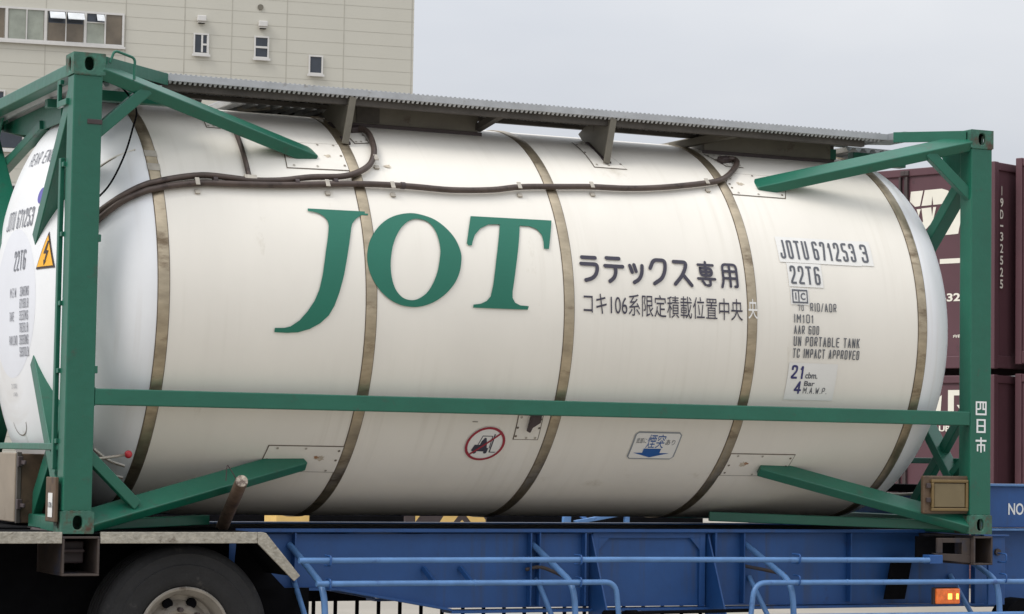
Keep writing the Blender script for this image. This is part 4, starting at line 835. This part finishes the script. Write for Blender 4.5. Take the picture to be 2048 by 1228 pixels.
# ================================================================ FREIGHT CONTAINERS
CA = R(20)
def fcont(name_label, loc, logo_style, group='maroon freight containers'):
    """container: x axis (local) = short side e, y axis (local) = long side d ; origin at the near left corner, bottom"""
    o = thing('freight_container', name_label, 'freight container', loc, group, CA); WORLD0[o.name] = Vector((0, 0, 0))
    LE, LD, HH = 2.45, 3.72, 2.48
    obj('body', MB().box(.03, LE - .03, .03, LD - .03, .12, HH - .02), PURP, o)
    fr_ = MB()
    for x in (0, LE - .09):
        for y in (0, LD - .09): fr_.box(x, x + .09, y, y + .09, .0, HH)
    fr_.box(.005, .06, .09, LD - .09, HH - .10, HH - .005).box(LE - .06, LE - .005, .09, LD - .09, HH - .10, HH - .005).box(.09, LE - .09, .005, .06, HH - .10, HH - .005)
    fr_.box(.005, .06, .09, LD - .09, .01, .16).box(LE - .06, LE - .005, .09, LD - .09, .01, .16).box(.09, LE - .09, .005, .06, .01, .16)
    obj('frame', fr_, PURP, o, bevel=.01)
    dr = MB()
    for y in (1.26, 1.36): dr.box(-.012, .024, y, y + .03, .17, HH - .105)
    dr.box(.012, .028, 1.305, 1.325, .17, HH - .1)
    obj('door_bar', dr, CONTB, o, bevel=.004)
    cl = MB()
    for y in (1.24, 1.30): cl.box(-.02, .02, y, y + .06, HH - .09, HH - .03)
    obj('lock_fitting', cl, CONTB, o, bevel=.006)
    side = lambda off: (lambda u, v: Vector((.03 - off, -u, v)))           # u = -y (reads left to right)
    front = lambda off: (lambda u, v: Vector((u, .03 - off, v)))
    if logo_style == 1:
        zb_ = 4.05 - HH
        polys = [[(1.23, 3.762), (1.049, 3.765), (1.096, 3.577), (1.168, 3.572), (1.245, 3.64)], [(1.025, 3.767), (.775, 3.771), (.681, 3.741), (.657, 3.69), (.727, 3.585), (.90, 3.58), (.915, 3.69), (.925, 3.58), (1.072, 3.576)],
                 [(.539, 3.663), (.50, 3.735), (.43, 3.77), (.20, 3.775), (.15, 3.60), (.585, 3.583)], [(1.144, 3.54), (1.084, 3.541), (1.112, 3.448)],
                 [(1.072, 3.546), (.93, 3.552), (.915, 3.44), (.90, 3.553), (.857, 3.553), (.903, 3.377), (.998, 3.292), (1.08, 3.22), (1.12, 3.30), (1.047, 3.385)],
                 [(.632, 3.55), (.17, 3.548), (.20, 3.42), (.491, 3.407), (.536, 3.208), (.878, 3.196), (.784, 3.35), (.74, 3.30)]]
        for P in polys: decal('emblem_piece', shape_poly([(-a, b - zb_) for a, b in P]), side(.004), IVORY, o, cut=(None, None))
        decal('stripe', rect(-.80, -.10, 2.853 - zb_, 2.912 - zb_), side(.004), IVORY, o, cut=(None, None))
        decal('number', shape_text('19D-32525', -1.09, -.20, 2.39 - zb_, 2.49 - zb_, .03), side(.004), IVORY, o, cut=(None, None))
        decal('small_print', shape_text('内容積 18.7m3', -.60, -.22, 1.95 - zb_, 1.99 - zb_, .02), side(.004), IVORY, o, cut=(None, None))
        y = 3.76 - zb_
        for ch in '19D-32525':
            h = .108 if ch != '-' else .02
            if ch == '1': s = rect(.145, .155, y - h, y)
            else: s = shape_text(ch, .118, .182, y - h - (.04 if ch == '-' else 0), y - (.04 if ch == '-' else 0), .02)
            decal('end_number', s, front(.030), IVORY, o, cut=(None, None)); y -= .142 if ch not in '-' else .125
    if logo_style == 2:
        for P in ([(.86, 1.98), (.82, 2.20), (.76, 2.24), (.78, 1.98)], [(.67, 2.30), (.20, 2.30), (.20, 2.235), (.585, 2.235), (.585, 2.03), (.67, 2.03)], [(.545, 2.12), (.30, 2.12), (.43, 1.98)]):
            decal('emblem_piece', shape_poly([(-a, b) for a, b in P]), side(.004), IVORY, o, cut=(None, None))
        decal('small_print', shape_text('UP 19D', -.80, -.38, 1.80, 1.87, .03), side(.004), IVORY, o, cut=(None, None))
    return o
q0 = Vector((14.229, 10.978, 0)); ed = Vector((math.cos(CA), math.sin(CA), 0)); dd = Vector((-math.sin(CA), math.cos(CA), 0))
zu, zl = 4.05 - 2.48, 1.50 - 2.48
def at(e, d, z): v = q0 + ed * e + dd * d; return (v.x, v.y, z)
fcont('upper maroon freight container with ivory emblem, behind the right end of the tank frame', at(0, 0, zu), 1)
fcont('lower maroon freight container right behind the tank frame, under the one with the large emblem', at(0, 0, zl), 2)
fcont('upper maroon freight container at the right edge of the photo, nearest the camera', at(.32, -3.80, zu + .06), 0)
fcont('lower maroon freight container at the right edge of the photo, under the nearest one', at(.32, -3.80, zl + .02), 0)
obj_ = MB().box(0, 2.4, 0, 3.6, 0, .065)
for e, d in ((0, 0), (.32, -3.8)):
    v = at(e, d, -1.05); o = obj('timber_bearer', MB().box(.05, 2.4, .3, .5, 0, .07).box(.05, 2.4, 3.2, 3.4, 0, .07), CONTB)
    o.location = v; o.rotation_euler = (0, 0, CA); o['label'] = 'dark bearers under the lower container ' + ('behind the tank frame' if e == 0 else 'at the right edge'); o['category'] = 'bearer'

# ================================================================ THINGS SEEN THROUGH THE GAP UNDER THE TANK
FW = thing('flat_wagon', 'dark flat wagon standing beyond the trailer, seen through the gap under the tank', 'wagon', (8.0, 16.0, -1.05)); 
obj('wagon_frame', MB().box(2.0, 12.6, 15.0, 17.0, -.75, -.30), BLACK, FW, bevel=.02)
obj('wagon_load', MB().box(2.2, 5.4, 15.2, 16.8, -.30, .15).box(6.9, 12.2, 15.3, 16.8, -.30, .10), BLACK, FW, bevel=.03)
for x in (3, 4.2, 10.6, 11.8): obj('wheel', MB().lathe([(0, .0001), (0, .3), (.12, .3), (.12, .0001)], (x, 15.1, -.75), 'y', 24), CONTB, FW, smooth=True)
yb_ = obj('yellow_box', MB().box(6.33, 6.745, 14.0, 14.4, -.50, -.245), YELP, None, bevel=.01)
yb_['label'] = 'small yellow box with faint print, seen under the tank near the rear band'; yb_['category'] = 'box'
obj('box_stand', MB().box(6.40, 6.68, 14.05, 14.35, -1.05, -.501), DARKM, yb_)
decal('print', shape_text('TYPE 23', 6.43, 6.62, -.292, -.268, .02), lambda u, v: Vector((u, 13.998, v)), REDF, yb_, cut=(None, None))
hb = obj('hazard_board', MB().box(7.95, 9.02, 14.0, 14.04, -.75, -.22), CONTB, None, bevel=.006)
hb['label'] = 'black board with yellow hazard chevrons, seen in the gap under the tank'; hb['category'] = 'barrier'
for P in ([(8.30, -.50), (8.46, -.50), (8.68, -.235), (8.48, -.235)], [(8.92, -.235), (8.70, -.235), (8.86, -.42), (9.0, -.50), (9.0, -.33)], [(8.60, -.42), (8.69, -.33), (8.78, -.42)], [(8.08, -.235), (8.18, -.235), (8.08, -.36)]):
    decal('chevron', shape_poly(P), lambda u, v: Vector((u, 13.992, v)), YELP, hb, cut=(None, None))
obj('board_leg', MB().box(8.05, 8.10, 14.0, 14.04, -1.05, -.751).box(8.88, 8.93, 14.0, 14.04, -1.05, -.751), DARKM, hb)
bt = obj('blue_trestle', MB().beam((10.05, 14.0, -1.05), (10.10, 14.0, -.235), .10, .06, (0, 1, 0)).beam((10.2, 14.0, -.36), (10.95, 14.0, -.235), .05, .05, (0, 1, 0)).beam((10.28, 14.05, -.235), (10.42, 14.05, -.36), .05, .05, (0, 1, 0)).beam((10.9, 14.0, -1.05), (10.93, 14.0, -.235), .06, .06, (0, 1, 0)), BLUEL, None, bevel=.006)
bt['label'] = 'pale blue steel trestle standing beyond the trailer, seen under the tank'; bt['category'] = 'trestle'
